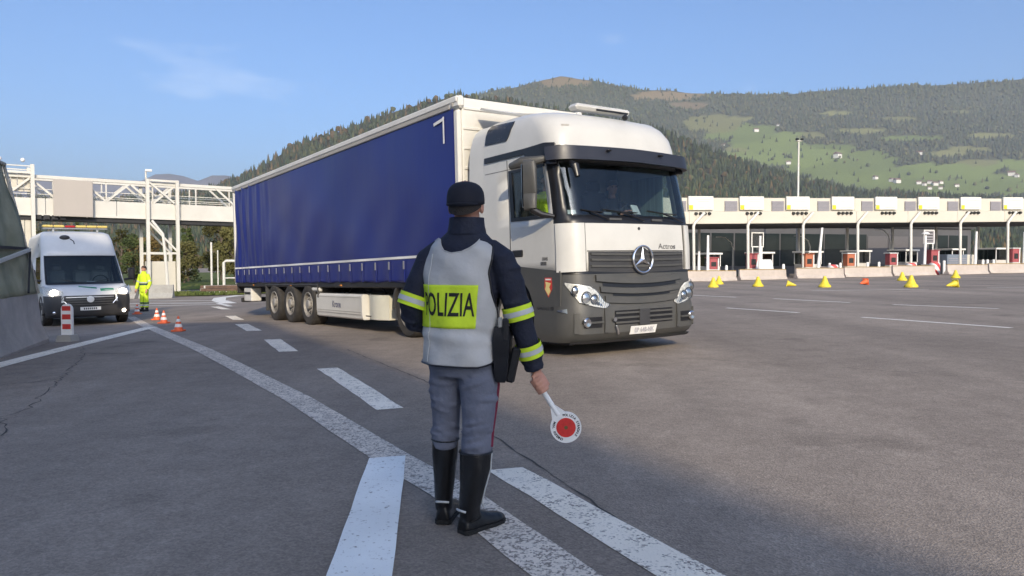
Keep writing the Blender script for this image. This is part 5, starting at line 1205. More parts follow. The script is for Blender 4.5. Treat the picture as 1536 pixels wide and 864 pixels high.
    MB().prism([(2.02 + 0.62*math.cos(R(a)), 0.53 + 0.60*math.sin(R(a))) for a in range(0, 181, 12)] + [(2.02 + 0.57*math.cos(R(a)), 0.53 + 0.55*math.sin(R(a))) for a in range(180, -1, -12)], lambda u, v: (s*0.68, u, v), lambda u, v: (s*1.245, u, v)).build('rear_mudguard', FLAP, tu, 30)
    MB().box((s*0.90, 0.40, 0.55), (0.62, 1.15, 0.60), 0.08).build('fuel_tank', STEEL if s > 0 else CHASSIS, tu)
    MB().box((s*0.42, 0.6, 0.85), (0.09, 5.6, 0.28)).build('frame_rail', CHASSIS, tu, 0)
MB().cyl((-1, 2.02, 0.505), (1, 2.02, 0.505), 0.09).build('axle', CHASSIS, tu); MB().cyl((-1, -1.26, 0.505), (1, -1.26, 0.505), 0.07).build('axle', CHASSIS, tu)
MB().lathe([(0.52, 1.00), (0.52, 1.06), (0, 1.06)], 24, c=(0, 1.55, 0)).build('fifth_wheel', CHASSIS, tu)
MB().box((0, -1.6, 0.62), (1.6, 1.9, 0.9)).build('engine_block', CHASSIS, tu, 0)
# shield sticker on the lower side panel
shd = [(-0.075, 0.13), (0.075, 0.13), (0.085, -0.02), (0.0, -0.14), (-0.085, -0.02)]
stk = MB().prism(shd, lambda u, v: (-1.2435, -2.20 + u, 0.95 + v), lambda u, v: (-1.2455, -2.20 + u, 0.95 + v)).build('shield_sticker', RED, tu, 0)
MB().prism([(-0.06, 0.055), (0.062, 0.075), (0.05, 0.02), (0.07, -0.03), (0.0, -0.115), (-0.05, -0.05), (-0.02, 0.0)], lambda u, v: (-1.2457, -2.20 + u, 0.95 + v), lambda u, v: (-1.2470, -2.20 + u, 0.95 + v)).build('sticker_figure', M('sticker_cream', (0.75, 0.62, 0.25), 0.6), stk, 0)
MB().box((-1.246, -2.20, 1.055), (0.003, 0.12, 0.02)).build('sticker_lettering', M('sticker_white', (0.8, 0.75, 0.7), 0.6), stk, 0)
# number plate characters and little crest
V, F = text_mesh('EP 648-NK', 0.085, 0.002, 0.95)
MB().add([(-0.03 + x, BUM.pt(0, 0.33, 0.022)[1], 0.332 + y) for x, y, z in V], F).build('plate_lettering', M('faded_plate_ink', (0.42, 0.41, 0.42), 0.6), pl, 0)

# interior
INT = M('cab_interior', (0.09, 0.092, 0.096), 0.8, var=0.15); INTL = M('cab_lining', (0.24, 0.24, 0.235), 0.85, var=0.1); SEATM = M('seat_fabric', (0.035, 0.037, 0.042), 0.9, var=0.15)
MB().box((0, -0.78, 2.2), (2.3, 0.06, 2.1)).build('rear_bulkhead', INTL, tu, 0)
MB().box((0, -1.6, 1.28), (2.36, 1.7, 0.08)).build('cab_floor', INT, tu, 0)
MB().box((0, -1.5, 3.0), (2.2, 1.5, 0.05)).build('headlining', INTL, tu, 0)
MB().loft([[(-1.15, y, z), (1.15, y, z), (1.15, y + 0.02, z - 0.4), (-1.15, y + 0.02, z - 0.4)] for y, z in ((-2.42, 1.88), (-2.2, 1.90), (-1.98, 1.82))]).build('dashboard', INT, tu, 30)
for s in (-1, 1):
    MB().box((s*0.60, -1.35, 1.62), (0.52, 0.52, 0.16), 0.05).build('seat_cushion', SEATM, tu)
    MB().box((s*0.60, -1.08, 2.03), (0.50, 0.16, 0.78), 0.06).build('seat_back', SEATM, tu)
    MB().box((s*0.60, -1.06, 2.52), (0.28, 0.12, 0.20), 0.05).build('headrest', SEATM, tu)
sw = [(0.62 + 0.22*math.cos(a), -1.86 - 0.06*math.sin(a), 1.98 + 0.20*math.sin(a)) for a in [2*math.pi*i/24 for i in range(25)]]
stw = MB().tube(sw, 0.016, 8); stw.bar((0.42, -1.86, 1.98), (0.82, -1.86, 1.98), 0.05, 0.02); stw.cyl((0.62, -1.86, 1.98), (0.62, -2.2, 1.75), 0.03); stw.build('steering_wheel', BLACK, tu)
for x, y, z, w, h, c in ((-0.98, -2.33, 1.95, 0.24, 0.10, WPAINT), (0.18, -2.44, 2.02, 0.18, 0.15, WPAINT), (-0.22, -2.30, 1.95, 0.14, 0.08, INTL), (0.98, -2.30, 1.93, 0.16, 0.04, HIVIS), (0.62, -2.36, 1.915, 0.42, 0.02, CHROME)):
    q = MB().box((0, 0, 0), (w, 0.02, h), 0.004).build('dashboard_item', c, tu); q.location = (x, y, z); q.rotation_euler = (R(-25), 0, random.uniform(-.3, .3))
MB().box((1.14, -1.72, 2.22), (0.02, 0.70, 0.78), 0.005).build('net_curtain', M('pale_teal_net', (0.20, 0.27, 0.27), 0.9, var=0.3, scale=3, stretch=(1, 12, 0.3)), tu)
for s, a in ((-1, 0), (1, 1)): MB().box((s*1.12, -0.95, 2.4), (0.05, 0.28, 1.0), 0.02).build('cab_curtain', M('teal_curtain', (0.10, 0.14, 0.15), 0.9) if s < 0 else bpy.data.materials['teal_curtain'], tu)
# ------------------------------------------------------------------ people
HAIR = M('dark_hair', (0.022, 0.016, 0.012), 0.8, var=0.3, scale=60, bump=0.4, bscale=200)
def hand(mb, wrist, palm_dir, curl_dir, side, s=1.0):
    """relaxed hand: palm, four bent fingers of unequal length and a thumb"""
    w = Vector(wrist); d = Vector(palm_dir).normalized(); c = Vector(curl_dir); c = (c - d*c.dot(d)).normalized(); x = d.cross(c)*side
    mb.tube([w - d*0.02*s, w + d*0.03*s, w + d*0.085*s], [0.024*s, 0.036*s, 0.036*s], 10, flat=0.6)
    for i, (o, l) in enumerate(((-0.030, 0.066), (-0.010, 0.075), (0.010, 0.070), (0.028, 0.055))):
        p = w + d*0.085*s + x*o*s
        mb.tube([p - d*0.02*s, p + d*l*0.42*s + c*0.006*s, p + d*l*0.78*s + c*0.022*s, p + d*l*0.9*s + c*0.042*s], [0.0095*s, 0.009*s, 0.008*s, 0.007*s], 8)
    p = w + d*0.03*s - x*0.03*s; mb.tube([p, p + d*0.03*s - x*0.022*s + c*0.01*s, p + d*0.062*s - x*0.026*s + c*0.02*s], [0.012*s, 0.011*s, 0.008*s], 8)
def head_mesh(mb, c, f, s=1.0):
    """skull, jaw, nose, brows, ears and neck facing along f"""
    c = Vector(c); f = Vector(f).normalized(); u = Vector((0, 0, 1)); r = f.cross(u).normalized()
    def P(a, b, z): return c + r*(a*s) + f*(b*s) + u*(z*s)
    def ov(p, ra, rb, rz, n=18):
        rings = []
        for k in range(1, 12):
            t = math.pi*k/12; rings.append([p + r*(ra*s*math.sin(t)*math.cos(2*math.pi*i/n)) + f*(rb*s*math.sin(t)*math.sin(2*math.pi*i/n)) - u*(rz*s*math.cos(t)) for i in range(n)])
        mb.loft(rings)
    ov(P(0, -0.012, 0.02), 0.076, 0.094, 0.098); ov(P(0, 0.030, -0.050), 0.056, 0.060, 0.066); ov(P(0, 0.062, -0.088), 0.026, 0.024, 0.020)
    mb.tube([P(0, 0.080, 0.016), P(0, 0.098, -0.018), P(0, 0.088, -0.030)], [0.010*s, 0.014*s, 0.010*s], 8)
    for q in (-1, 1):
        ov(P(q*0.032, 0.072, 0.022), 0.022, 0.014, 0.010, 10); ov(P(q*0.079, -0.008, -0.012), 0.010, 0.020, 0.031, 10)
    ov(P(0, 0.083, -0.058), 0.022, 0.008, 0.008, 10)
    mb.tube([P(0, -0.012, -0.02), P(0, -0.020, -0.10), P(0, -0.028, -0.17)], [0.055*s, 0.052*s, 0.062*s], 14)
def eyes(parent, c, f, s=1.0):
    c = Vector(c); f = Vector(f).normalized(); r = f.cross(Vector((0, 0, 1))).normalized()
    for q in (-1, 1):
        p = c + r*(q*0.032*s) + f*(0.082*s) + Vector((0, 0, 0.006*s)); MB().ball(p, 0.010*s, 10, 7).build('eye', M('eye_dark', (0.05, 0.035, 0.03), 0.2) if 'eye_dark' not in bpy.data.materials else bpy.data.materials['eye_dark'], parent)
def skull_cap(c, f, s, grow, zmin_front, zmin_back, boxy=False):
    """shell over the skull down to a slanting edge: hair or the crown of a cap"""
    c = Vector(c); f = Vector(f).normalized(); r = f.cross(Vector((0, 0, 1))).normalized(); mb = MB(); rings = []; n = 28
    for k in range(9):
        ring = []
        for i in range(n):
            a = 2*math.pi*i/n; back = (1 - math.sin(a))/2; lo = lerp(zmin_front, zmin_back, back)
            z = lerp(lo, 0.098 + grow, math.sin(k/8*math.pi/2)**1.0 if k < 8 else 1.0) ; rad = math.sqrt(max(0.0, 1 - (max(0, z - 0.02 - 0.0)/(0.082 + grow))**2)) if z > 0.02 else 1.0
            if boxy: rad = max(0.0, 1 - (max(0, z - 0.0)/(0.0985 + grow))**3.6)**0.42
            rad = max(rad, 0.02); ring.append(c + r*((0.076 + grow)*s*rad*math.cos(a)) + f*(-0.012*s + (0.094 + grow)*s*rad*math.sin(a)) + Vector((0, 0, z*s)))
        rings.append(ring)
    mb.loft(rings, 0, False, True); return mb

# ---- the traffic officer, seen from behind
NAVY = M('navy_jacket', (0.010, 0.013, 0.028), 0.8, var=0.25, scale=14, bump=0.8, bscale=14)
CAPM = M('navy_cap', (0.007, 0.008, 0.016), 0.85, var=0.2, scale=30)
TROUS = M('grey_blue_trousers', (0.135, 0.146, 0.190), 0.85, var=0.12, scale=9, bump=0.7, bscale=13)
VESTG = M('grey_reflective_vest', (0.47, 0.46, 0.44), 0.55, var=0.07, scale=5, bump=0.5, bscale=9)
SILVER = M('silver_reflective_tape', (0.50, 0.51, 0.50), 0.4, var=0.06)
BOOTM = M('black_boot_leather', (0.006, 0.006, 0.007), 0.38, var=0.2, scale=12, bump=0.2, bscale=30)
MAROON = M('maroon_stripe', (0.16, 0.012, 0.035), 0.8)
OX, OY = -0.22, 3.56
of = empty('person', (OX, OY, G(OX, OY) + 0.002)); tag(of, 'person in a grey police vest and black boots, seen from behind, holding a paddle', 'person')
PSI = R(-22)
def oring(cx, cy, z, a, b, n=32, psi=PSI):
    return [(cx + a*math.sin(t)*math.cos(psi) + b*math.cos(t)*math.sin(psi), cy + a*math.sin(t)*math.sin(psi) - b*math.cos(t)*math.cos(psi), z) for t in [2*math.pi*i/n for i in range(n)]]
TZ = [0.80, 0.90, 1.00, 1.12, 1.24, 1.32, 1.38, 1.42, 1.45]
TA = [0.172, 0.165, 0.166, 0.176, 0.188, 0.186, 0.165, 0.125, 0.090]
TB = [0.128, 0.120, 0.118, 0.120, 0.122, 0.114, 0.100, 0.086, 0.078]
TCX = [-0.022, -0.024, -0.024, -0.022, -0.018, -0.012, -0.008, -0.004, 0.0]
jk = MB(); jk.loft([oring(interp(z, TZ, TCX), 0.01, z, interp(z, TZ, TA), interp(z, TZ, TB)) for z in TZ] + [oring(0.002, 0.012, 1.50, 0.080, 0.080)])
RARM = [((0.105, -0.035, 1.372), 0.052), ((0.168, -0.055, 1.315), 0.068), ((0.212, -0.055, 1.20), 0.068), ((0.250, -0.050, 1.06), 0.060), ((0.292, -0.030, 0.92), 0.055), ((0.330, 0.0, 0.785), 0.046)]
LARM = [((-0.115, 0.050, 1.375), 0.052), ((-0.180, 0.065, 1.315), 0.068), ((-0.232, 0.060, 1.20), 0.066), ((-0.272, 0.050, 1.085), 0.060), ((-0.262, 0.10, 1.010), 0.057), ((-0.190, 0.205, 0.985), 0.052), ((-0.10, 0.30, 1.0), 0.045)]
for arm in (RARM, LARM):
    jk.tube([p for p, r in arm], [r for p, r in arm], 16)
    for p, r in (arm[3], arm[2]): jk.ball((p[0], p[1], p[2] + 0.012), (r*1.04, r*1.04, r*0.5))      # sleeve creases
    jk.tube([Vector(arm[-1][0]) - (Vector(arm[-1][0]) - Vector(arm[-2][0])).normalized()*0.02, arm[-1][0]], [arm[-1][1] + 0.004]*2, 16)
for arm in (RARM, LARM):
    for k in range(9):
        i = random.randrange(1, len(arm) - 1); t = random.random(); p0, p1 = Vector(arm[i][0]), Vector(arm[i+1][0] if i + 1 < len(arm) else arm[i][0]); d = (p1 - p0).normalized(); c = p0.lerp(p1, t); r = lerp(arm[i][1], arm[i+1][1], t)
        a = d.orthogonal().normalized(); b = d.cross(a); f0 = random.uniform(0, 6.28); sl = random.uniform(-0.03, 0.03)
        jk.tube([c + (a*math.cos(f0 + q) + b*math.sin(f0 + q))*(r + 0.001) + d*(sl*q) for q in (0, 0.5, 1.0, 1.5, 2.0)], [0.003, 0.010, 0.013, 0.010, 0.003], 6)
fused('jacket', jk, NAVY, of, 0.009, 4)
cl = MB(); cl.loft([oring(0.002, 0.008, 1.435, 0.098, 0.088), oring(0.002, 0.010, 1.475, 0.088, 0.085), oring(0.002, 0.012, 1.515, 0.084, 0.083), oring(0.002, 0.012, 1.515, 0.074, 0.073), oring(0.002, 0.012, 1.46, 0.074, 0.073)], 0, False, False); cl.build('collar', NAVY, of, 50)
HC = (0.0, 0.02, 1.575); HF = (0.22, 0.97, 0)
bd = MB(); head_mesh(bd, HC, HF, 1.0)
# body core under the clothes so that the figure is one continuous surface
bd.loft([oring(interp(z, TZ, TCX), 0.01, z, interp(z, TZ, TA) - 0.03, interp(z, TZ, TB) - 0.03) for z in TZ]); bd.tube([(0.0, 0.012, 1.40), (0, 0.012, 1.48)], [0.055, 0.05], 12)
for arm in (RARM, LARM): bd.tube([p for p, r in arm], [r*0.62 for p, r in arm], 12)
hand(bd, (-0.10, 0.30, 1.0), (0.8, 0.35, -0.2), (0.2, -0.3, -1), -1)
# right fist closed round the paddle handle
AX = Vector((0.534, 0.0, -0.845)); GP = Vector((0.350, -0.005, 0.712)); E1 = Vector((0.845, 0.0, 0.534)); E2 = Vector((0, 1, 0))
bd.tube([(0.330, 0.0, 0.80), (0.340, 0.012, 0.762), GP + E1*0.014 + E2*0.024 + AX*-0.012, GP + E1*0.018 + E2*0.024 + AX*0.035], [0.026, 0.027, 0.034, 0.028], 12)
for i in range(4):
    base = GP + AX*(-0.028 + 0.0215*i); rr = 0.0235 - 0.001*i
    pts = [base + E1*(rr*math.cos(R(a))*1.15) + E2*(rr*math.sin(R(a))*1.05) for a in (35, -10, -60, -105, -150, -195, -235)]
    bd.tube(pts, [0.0105, 0.0108, 0.0105, 0.0100, 0.0095, 0.0090, 0.0080], 8)
bd.tube([GP + E1*0.018 + E2*0.014 - AX*0.030, GP + E2*-0.008 - AX*0.052 + E1*0.012, GP - E2*0.016 - AX*0.048 - E1*0.012], [0.013, 0.012, 0.009], 8)
fused('body', bd, SKIN, of, 0.0055, 2, 0.4)
eyes(of, HC, HF)
skull_cap(HC, HF, 1.0, 0.006, 0.05, -0.055).build('hair', HAIR, of, 60)
cap = skull_cap(HC, HF, 1.0, 0.0145, 0.020, -0.014, True).build('cap', CAPM, of, 60)
so = cap.modifiers.new('t', 'SOLIDIFY'); so.thickness = 0.004
MB().ball((HC[0] - 0.005, HC[1] - 0.011, HC[2] + 0.113), 0.006).build('cap_button', CAPM, cap)
hf = Vector(HF).normalized(); hr = hf.cross(Vector((0, 0, 1)))
V = []
for k in range(6):
    for i in range(13):
        a = lerp(-1, 1, i/12); p = Vector(HC) + hr*(0.070*a) + hf*(-0.012 + 0.105*math.sqrt(max(0, 1 - 0.75*a*a)) + 0.070*(k/5)*math.sqrt(max(0, 1 - a*a*0.95))) + Vector((0, 0, 0.022 - 0.022*(k/5)**2 - 0.012*a*a)); V.append(tuple(p))
F = [(k*13+i, k*13+i+1, (k+1)*13+i+1, (k+1)*13+i) for k in range(5) for i in range(12)]; mb = MB(); mb.add(V, F); q = mb.build('cap_peak', CAPM, cap, 60); so = q.modifiers.new('t', 'SOLIDIFY'); so.thickness = 0.004
MB().tube([Vector(HC) + hr*(0.0895*math.sin(a)) - hf*(0.012 + 0.1075*math.cos(a)) + Vector((0, 0, -0.001)) for a in [R(d) for d in range(-55, 56, 11)]], 0.006, 6).build('cap_strap', CAPM, cap)
# trousers, boots
tz = MB(); tz.loft([oring(-0.022, 0.01, z, a, b, psi=R(-20)) for z, a, b in ((0.92, 0.160, 0.118), (0.86, 0.168, 0.124), (0.80, 0.172, 0.128), (0.755, 0.160, 0.115))])
LLEG = [((-0.098, 0.035, 0.82), 0.082), ((-0.102, 0.045, 0.72), 0.084), ((-0.104, 0.060, 0.60), 0.073), ((-0.108, 0.085, 0.49), 0.067), ((-0.112, 0.080, 0.44), 0.068), ((-0.112, 0.080, 0.38), 0.060)]
RLEG = [((0.055, -0.02, 0.82), 0.092), ((0.063, -0.03, 0.72), 0.098), ((0.062, -0.035, 0.60), 0.086), ((0.058, -0.02, 0.49), 0.076), ((0.052, -0.028, 0.43), 0.078), ((0.046, -0.03, 0.36), 0.070)]
for leg in (LLEG, RLEG):
    tz.tube([p for p, r in leg], [r for p, r in leg], 16)
    for k, (z, dz) in enumerate(((0.53, 0.0), (0.50, 0.02), (0.46, -0.01), (0.66, 0.02))):
        p = Vector(leg[3][0]).lerp(Vector(leg[2][0]), (z - 0.49)/0.11); r = leg[3][1]
        tz.tube([p + Vector((-r*0.95, -0.03, dz)), p + Vector((0, -r*0.98, -dz*0.5)), p + Vector((r*0.95, -0.02, dz*0.6 - 0.012))], [0.006, 0.012, 0.005], 6)
for leg in (LLEG, RLEG):
    for k in range(12):
        z = random.uniform(0.42, 0.80); i = max(q for q in range(len(leg) - 1) if leg[q][0][2] >= z); t = (leg[i][0][2] - z)/(leg[i][0][2] - leg[i+1][0][2]); c = Vector(leg[i][0]).lerp(Vector(leg[i+1][0]), t); r = lerp(leg[i][1], leg[i+1][1], t)
        f0 = random.uniform(3.3, 5.6); sl = random.uniform(-0.035, 0.035)
        tz.tube([c + Vector((math.cos(f0 + q), math.sin(f0 + q), 0))*(r + 0.001) + Vector((0, 0, sl*q)) for q in (-0.9, -0.45, 0, 0.45, 0.9)], [0.003, 0.009, 0.012, 0.009, 0.003], 6)
fused('trousers', tz, TROUS, of, 0.008, 3)
MB().tube([(0.138, -0.055, 0.80), (0.150, -0.055, 0.72), (0.138, -0.055, 0.61), (0.122, -0.042, 0.50), (0.116, -0.050, 0.42)], 0.014, 6).build('trouser_stripe', MAROON, of)
def boot(shaft, heel, toe, w):
    b = MB(); b.tube([p for p, r in shaft], [r for p, r in shaft], 20)
    h, t = Vector(heel), Vector(toe); d = (t - h).normalized(); L = (t - h).length; x = Vector((d.y, -d.x, 0)); rings = []
    for s_, ww, hh in ((0.0, 0.62, 0.075), (0.05, 0.80, 0.10), (0.22, 0.80, 0.115), (0.42, 0.82, 0.095), (0.66, 1.0, 0.070), (0.86, 0.92, 0.058), (0.97, 0.62, 0.046), (1.0, 0.40, 0.035)):
        c = h + d*(L*s_); rings.append([c + x*(w*ww*math.cos(a)) + Vector((0, 0, 0.022 + max(0.0, math.sin(a))*(hh - 0.022) - (0.004 if math.sin(a) < 0 else 0))) for a in [2*math.pi*i/16 for i in range(16)]])
    b.loft(rings)
    o = fused('boot', b, BOOTM, of, 0.006, 3)
    sl = MB(); out = []
    for s_, ww in ((0.0, 0.55), (0.04, 0.80), (0.22, 0.84), (0.42, 0.86), (0.66, 1.05), (0.88, 0.92), (0.99, 0.5)): out.append((h + d*(L*s_), w*ww + 0.003))
    poly = [c + x*ww for c, ww in out] + [c - x*ww for c, ww in reversed(out)]
    sl.loft([[(p.x, p.y, z) for p in poly] for z in (0.0, 0.022)]); sl.build('sole', M('boot_sole', (0.012, 0.012, 0.012), 0.9, bump=0.3) if 'boot_sole' not in bpy.data.materials else bpy.data.materials['boot_sole'], o, 20)
    arc = [h + d*(0.022 - 0.032*math.cos(R(a))) + x*(0.043*math.sin(R(a))) + Vector((0, 0, 0.105 + 0.012*math.cos(R(a)))) for a in range(-48, 49, 12)]
    MB().tube(arc, 0.006, 6).build('heel_tape', SILVER, o)
    top = shaft[0]; MB().tube([Vector(top[0]) + Vector((top[1]*math.cos(a), top[1]*math.sin(a), 0)) for a in [2*math.pi*i/24 for i in range(25)]], 0.006, 6).build('boot_rim', BOOTM, o)
    return o
lb = boot([((-0.112, 0.085, 0.425), 0.066), ((-0.114, 0.09, 0.34), 0.064), ((-0.118, 0.10, 0.22), 0.053), ((-0.122, 0.105, 0.13), 0.046), ((-0.122, 0.115, 0.07), 0.045)], (-0.125, 0.065, 0), (-0.085, 0.335, 0), 0.047)
rb = boot([((0.046, -0.03, 0.392), 0.078), ((0.044, -0.03, 0.32), 0.076), ((0.030, -0.035, 0.22), 0.062), ((0.016, -0.035, 0.13), 0.053), ((0.018, -0.03, 0.07), 0.050)], (-0.022, -0.065, 0), (0.172, 0.125, 0), 0.050)
MB().tube([(0.123, -0.045, 0.39), (0.118, -0.055, 0.31), (0.092, -0.062, 0.22), (0.076, -0.05, 0.15), (0.092, -0.03, 0.115)], 0.0035, 6).build('boot_piping', SILVER, rb)
# vest: a shell over the back and chest with scooped neck and cut-in armholes
def vring(th, z, off=0.0):
    fl = 0.016*max(0, (1.12 - z)/0.3)**1.2; a = interp(z, TZ, TA) + 0.016 + fl + off; b = interp(z, TZ, TB) + 0.018 + 0.7*fl + off
    wr = 0.0045*math.sin(th*5 + z*26 + 1.2*math.sin(z*9)) + 0.003*math.sin(th*9 - z*17) * (1 if z < 1.1 else 0.4) + 0.010*math.sin(z*42 + th*1.5)*math.exp(-((z - 0.955)/0.035)**2)
    a += wr; b += wr
    t = th; cx = interp(z, TZ, TCX)
    return (cx + a*math.sin(t)*math.cos(PSI) + b*math.cos(t)*math.sin(PSI), 0.01 + a*math.sin(t)*math.sin(PSI) - b*math.cos(t)*math.cos(PSI), z)
thL = lambda z: -R(interp(z, [0.80, 0.95, 1.05, 1.15, 1.25, 1.33, 1.40, 1.45], [100, 104, 100, 86, 74, 70, 74, 78]))
thR = lambda z: R(interp(z, [0.80, 0.84, 0.90, 1.00, 1.08, 1.16, 1.25, 1.33, 1.40, 1.45], [60, 84, 96, 96, 84, 66, 57, 60, 72, 80]))
def vest_top(u): return interp(u, [0, 0.20, 0.27, 0.34, 0.42, 0.52, 0.62, 0.70, 0.77, 0.83, 1.0], [1.395, 1.416, 1.410, 1.386, 1.356, 1.344, 1.350, 1.368, 1.394, 1.416, 1.398])
def vest_bot(u): return interp(u, [0, 0.06, 0.15, 0.85, 0.93, 1.0], [0.862, 0.832, 0.820, 0.812, 0.828, 0.87])
def vest_pt(u, v, off=0.0):
    z = lerp(vest_bot(u), vest_top(u), v); th = lerp(thL(z), thR(z), u)
    p = Vector(vring(th, z, off))
    if z > 1.36:      # over the shoulder the strap leans onto the slope
        p += Vector((0, 0.05*((z - 1.36)/0.08)**1.5, 0.0))
    return tuple(p)
nu_, nv_ = 72, 60
V = [vest_pt(i/nu_, j/nv_) for j in range(nv_+1) for i in range(nu_+1)]
F = [(j*(nu_+1)+i, j*(nu_+1)+i+1, (j+1)*(nu_+1)+i+1, (j+1)*(nu_+1)+i) for j in range(nv_) for i in range(nu_)]
mb = MB(); mb.add(V, F); vest = mb.build('vest', VESTG, of, 60, normals=False); so = vest.modifiers.new('t', 'SOLIDIFY'); so.thickness = 0.005
# chest side of the vest
V = []
for j in range(25):
    z = lerp(0.83, 1.42, j/24)
    for i in range(31):
        th = lerp(R(interp(z, [0.8, 1.0, 1.1, 1.25, 1.42], [100, 100, 112, 128, 135])), R(360 - interp(z, [0.8, 1.0, 1.1, 1.25, 1.42], [104, 104, 112, 128, 135])), i/30); V.append(vring(th, z))
F = [(j*31+i, j*31+i+1, (j+1)*31+i+1, (j+1)*31+i) for j in range(24) for i in range(30)]
mb = MB(); mb.add(V, F); q = mb.build('vest_front', VESTG, vest, 60, normals=False); so = q.modifiers.new('t', 'SOLIDIFY'); so.thickness = 0.005
edge = [vest_pt(i/nu_, 0, 0.002) for i in range(nu_+1)] + [vest_pt(1, j/nv_, 0.002) for j in range(1, nv_+1)]
MB().tube(edge, 0.0045, 6).build('vest_piping', BLACK, vest); MB().tube([vest_pt(0, j/nv_, 0.002) for j in range(nv_+1)], 0.004, 6).build('vest_piping', BLACK, vest)
MB().tube([vest_pt(i/nu_, 1, 0.001) for i in range(nu_+1)], 0.003, 6).build('vest_hem', VESTG, vest)
MB().tube([vring(R(-36), z, 0.003) for z in [lerp(0.83, 1.34, k/30) for k in range(31)]], 0.0022, 5).build('vest_seam', SILVER, vest)
# yellow back panel with the word
def vpatch(th0, th1, z0, z1, off, nt=40, nz=16):
    V = [vring(lerp(th0, th1, i/nt), lerp(z0, z1, j/nz), off) for j in range(nz+1) for i in range(nt+1)]
    return MB().add(V, [(j*(nt+1)+i, j*(nt+1)+i+1, (j+1)*(nt+1)+i+1, (j+1)*(nt+1)+i) for j in range(nz) for i in range(nt)])
yp = vpatch(thL(1.09) + R(1), R(41), 0.992, 1.195, 0.0045).build('yellow_panel', HIVIS, vest, 60, normals=False)
so = yp.modifiers.new('t', 'SOLIDIFY'); so.thickness = 0.003
def flat_text(body, w, h, bold):
    V, F = text_mesh(body, 1.0, bold); me = bpy.data.meshes.new('t'); me.from_pydata(V, [], F); bm = bmesh.new(); bm.from_mesh(me); bmesh.ops.triangulate(bm, faces=bm.faces)
    for _ in range(3):
        lg = [e for e in bm.edges if e.calc_length() > 0.12]
        if lg: bmesh.ops.subdivide_edges(bm, edges=lg, cuts=1); bmesh.ops.triangulate(bm, faces=[f for f in bm.faces if len(f.verts) > 3])
    bm.verts.ensure_lookup_table(); bm.verts.index_update(); P = [tuple(v.co) for v in bm.verts]; Q = [tuple(v.index for v in f.verts) for f in bm.faces]; bm.free(); bpy.data.meshes.remove(me)
    x0, x1 = min(p[0] for p in P), max(p[0] for p in P); y0, y1 = min(p[1] for p in P), max(p[1] for p in P)
    return [((p[0]-x0)/(x1-x0)*w, (p[1]-y0)/(y1-y0)*h) for p in P], Q
P, Q = flat_text('POLIZIA', 1.0, 1.0, 0.012)
MB().add([vring(lerp(R(-50), R(38), u), 1.048 + 0.112*v, 0.0062) for u, v in P], Q).build('lettering', M('black_print', (0.012, 0.012, 0.012), 0.7), yp, 0)
# reflective armbands
def armband(arm, k, t, half=0.036):
    p0, p1 = Vector(arm[k][0]), Vector(arm[k+1][0]); d = (p1-p0).normalized(); c = p0.lerp(p1, t); r = lerp(arm[k][1], arm[k+1][1], t) + 0.012
    root = MB().tube([c - d*half, c - d*half*0.5, c, c + d*half*0.5, c + d*half], r, 24, caps=False).build('armband', HIVIS, of, 50)
    MB().tube([c - d*0.012, c, c + d*0.012], r + 0.0025, 24, caps=False).build('silver_tape', SILVER, root, 50)
armband(RARM, 2, 0.98, 0.034); armband(RARM, 4, 0.28, 0.033); armband(LARM, 2, 0.75, 0.030)
# belt, holster, pouches
MB().loft([oring(-0.022, 0.01, 0.875, 0.183, 0.138), oring(-0.022, 0.01, 0.925, 0.183, 0.138)], 0, False, False).build('belt', BLACK, of, 50)
ho = MB().loft([[(0.165 + x, -0.075 + y, z) for x, y in ((-0.03*k, -0.04*k), (0.035*k, -0.045*k), (0.05*k, 0.04*k), (-0.02*k, 0.05*k))] for z, k in ((0.735, 0.6), (0.76, 0.85), (0.86, 1.1), (0.95, 1.2), (1.00, 0.9))]).build('holster', BLACK, of, 30)
MB().box((0.188, -0.115, 0.985), (0.035, 0.03, 0.11), 0.01).build('pistol_grip', BLACK, ho)
MB().box((0.225, -0.07, 0.815), (0.045, 0.03, 0.17), 0.01, rot=Matrix.Rotation(R(12), 3, 'Y')).build('magazine_pouch', BLACK, of)
MB().box((0.165, -0.12, 1.02), (0.022, 0.016, 0.05), 0.005).build('buckle', STEEL, of)
# ---- the signal paddle held in the right hand
pd = empty('signal_paddle', (OX + GP.x, OY + GP.y, G(OX, OY) + GP.z)); tag(pd, 'white hand-held signal paddle with a red disc in the officer’s fist', 'paddle')
def PD(a, e=0.0, y=0.0): return AX*a + E1*e + Vector((0, y, 0))
MB().tube([PD(-0.062), PD(-0.05), PD(0.04), PD(0.12), PD(0.175)], [0.009, 0.0125, 0.0125, 0.013, 0.014], 12).build('handle', WPAINT, pd)
DC = PD(0.245); MB().loft([[PD(0.12, -0.010, y), PD(0.19, -0.042, y), PD(0.19, 0.042, y), PD(0.12, 0.010, y)] for y in (-0.008, 0.008)]).build('neck', WPAINT, pd, 30)
def disc(r, y, mat, name, par=pd): return MB().lathe([(r, -y), (r, y), (r*0.96, y + 0.0015), (0, y + 0.0015)], 40, axis='y', c=tuple(DC)).build(name, mat, par, 30) if False else MB().cyl(DC + Vector((0, -y, 0)), DC + Vector((0, y, 0)), r, r, 44).build(name, mat, par, 30)
dw = disc(0.075, 0.009, WPAINT, 'disc'); disc(0.047, 0.0115, M('red_reflective', (0.60, 0.035, 0.03), 0.35, var=0.12, scale=60), 'red_reflector', dw); disc(0.009, 0.0125, M('brown_crest', (0.16, 0.10, 0.03), 0.6), 'crest', dw)
INKM = bpy.data.materials['black_print']
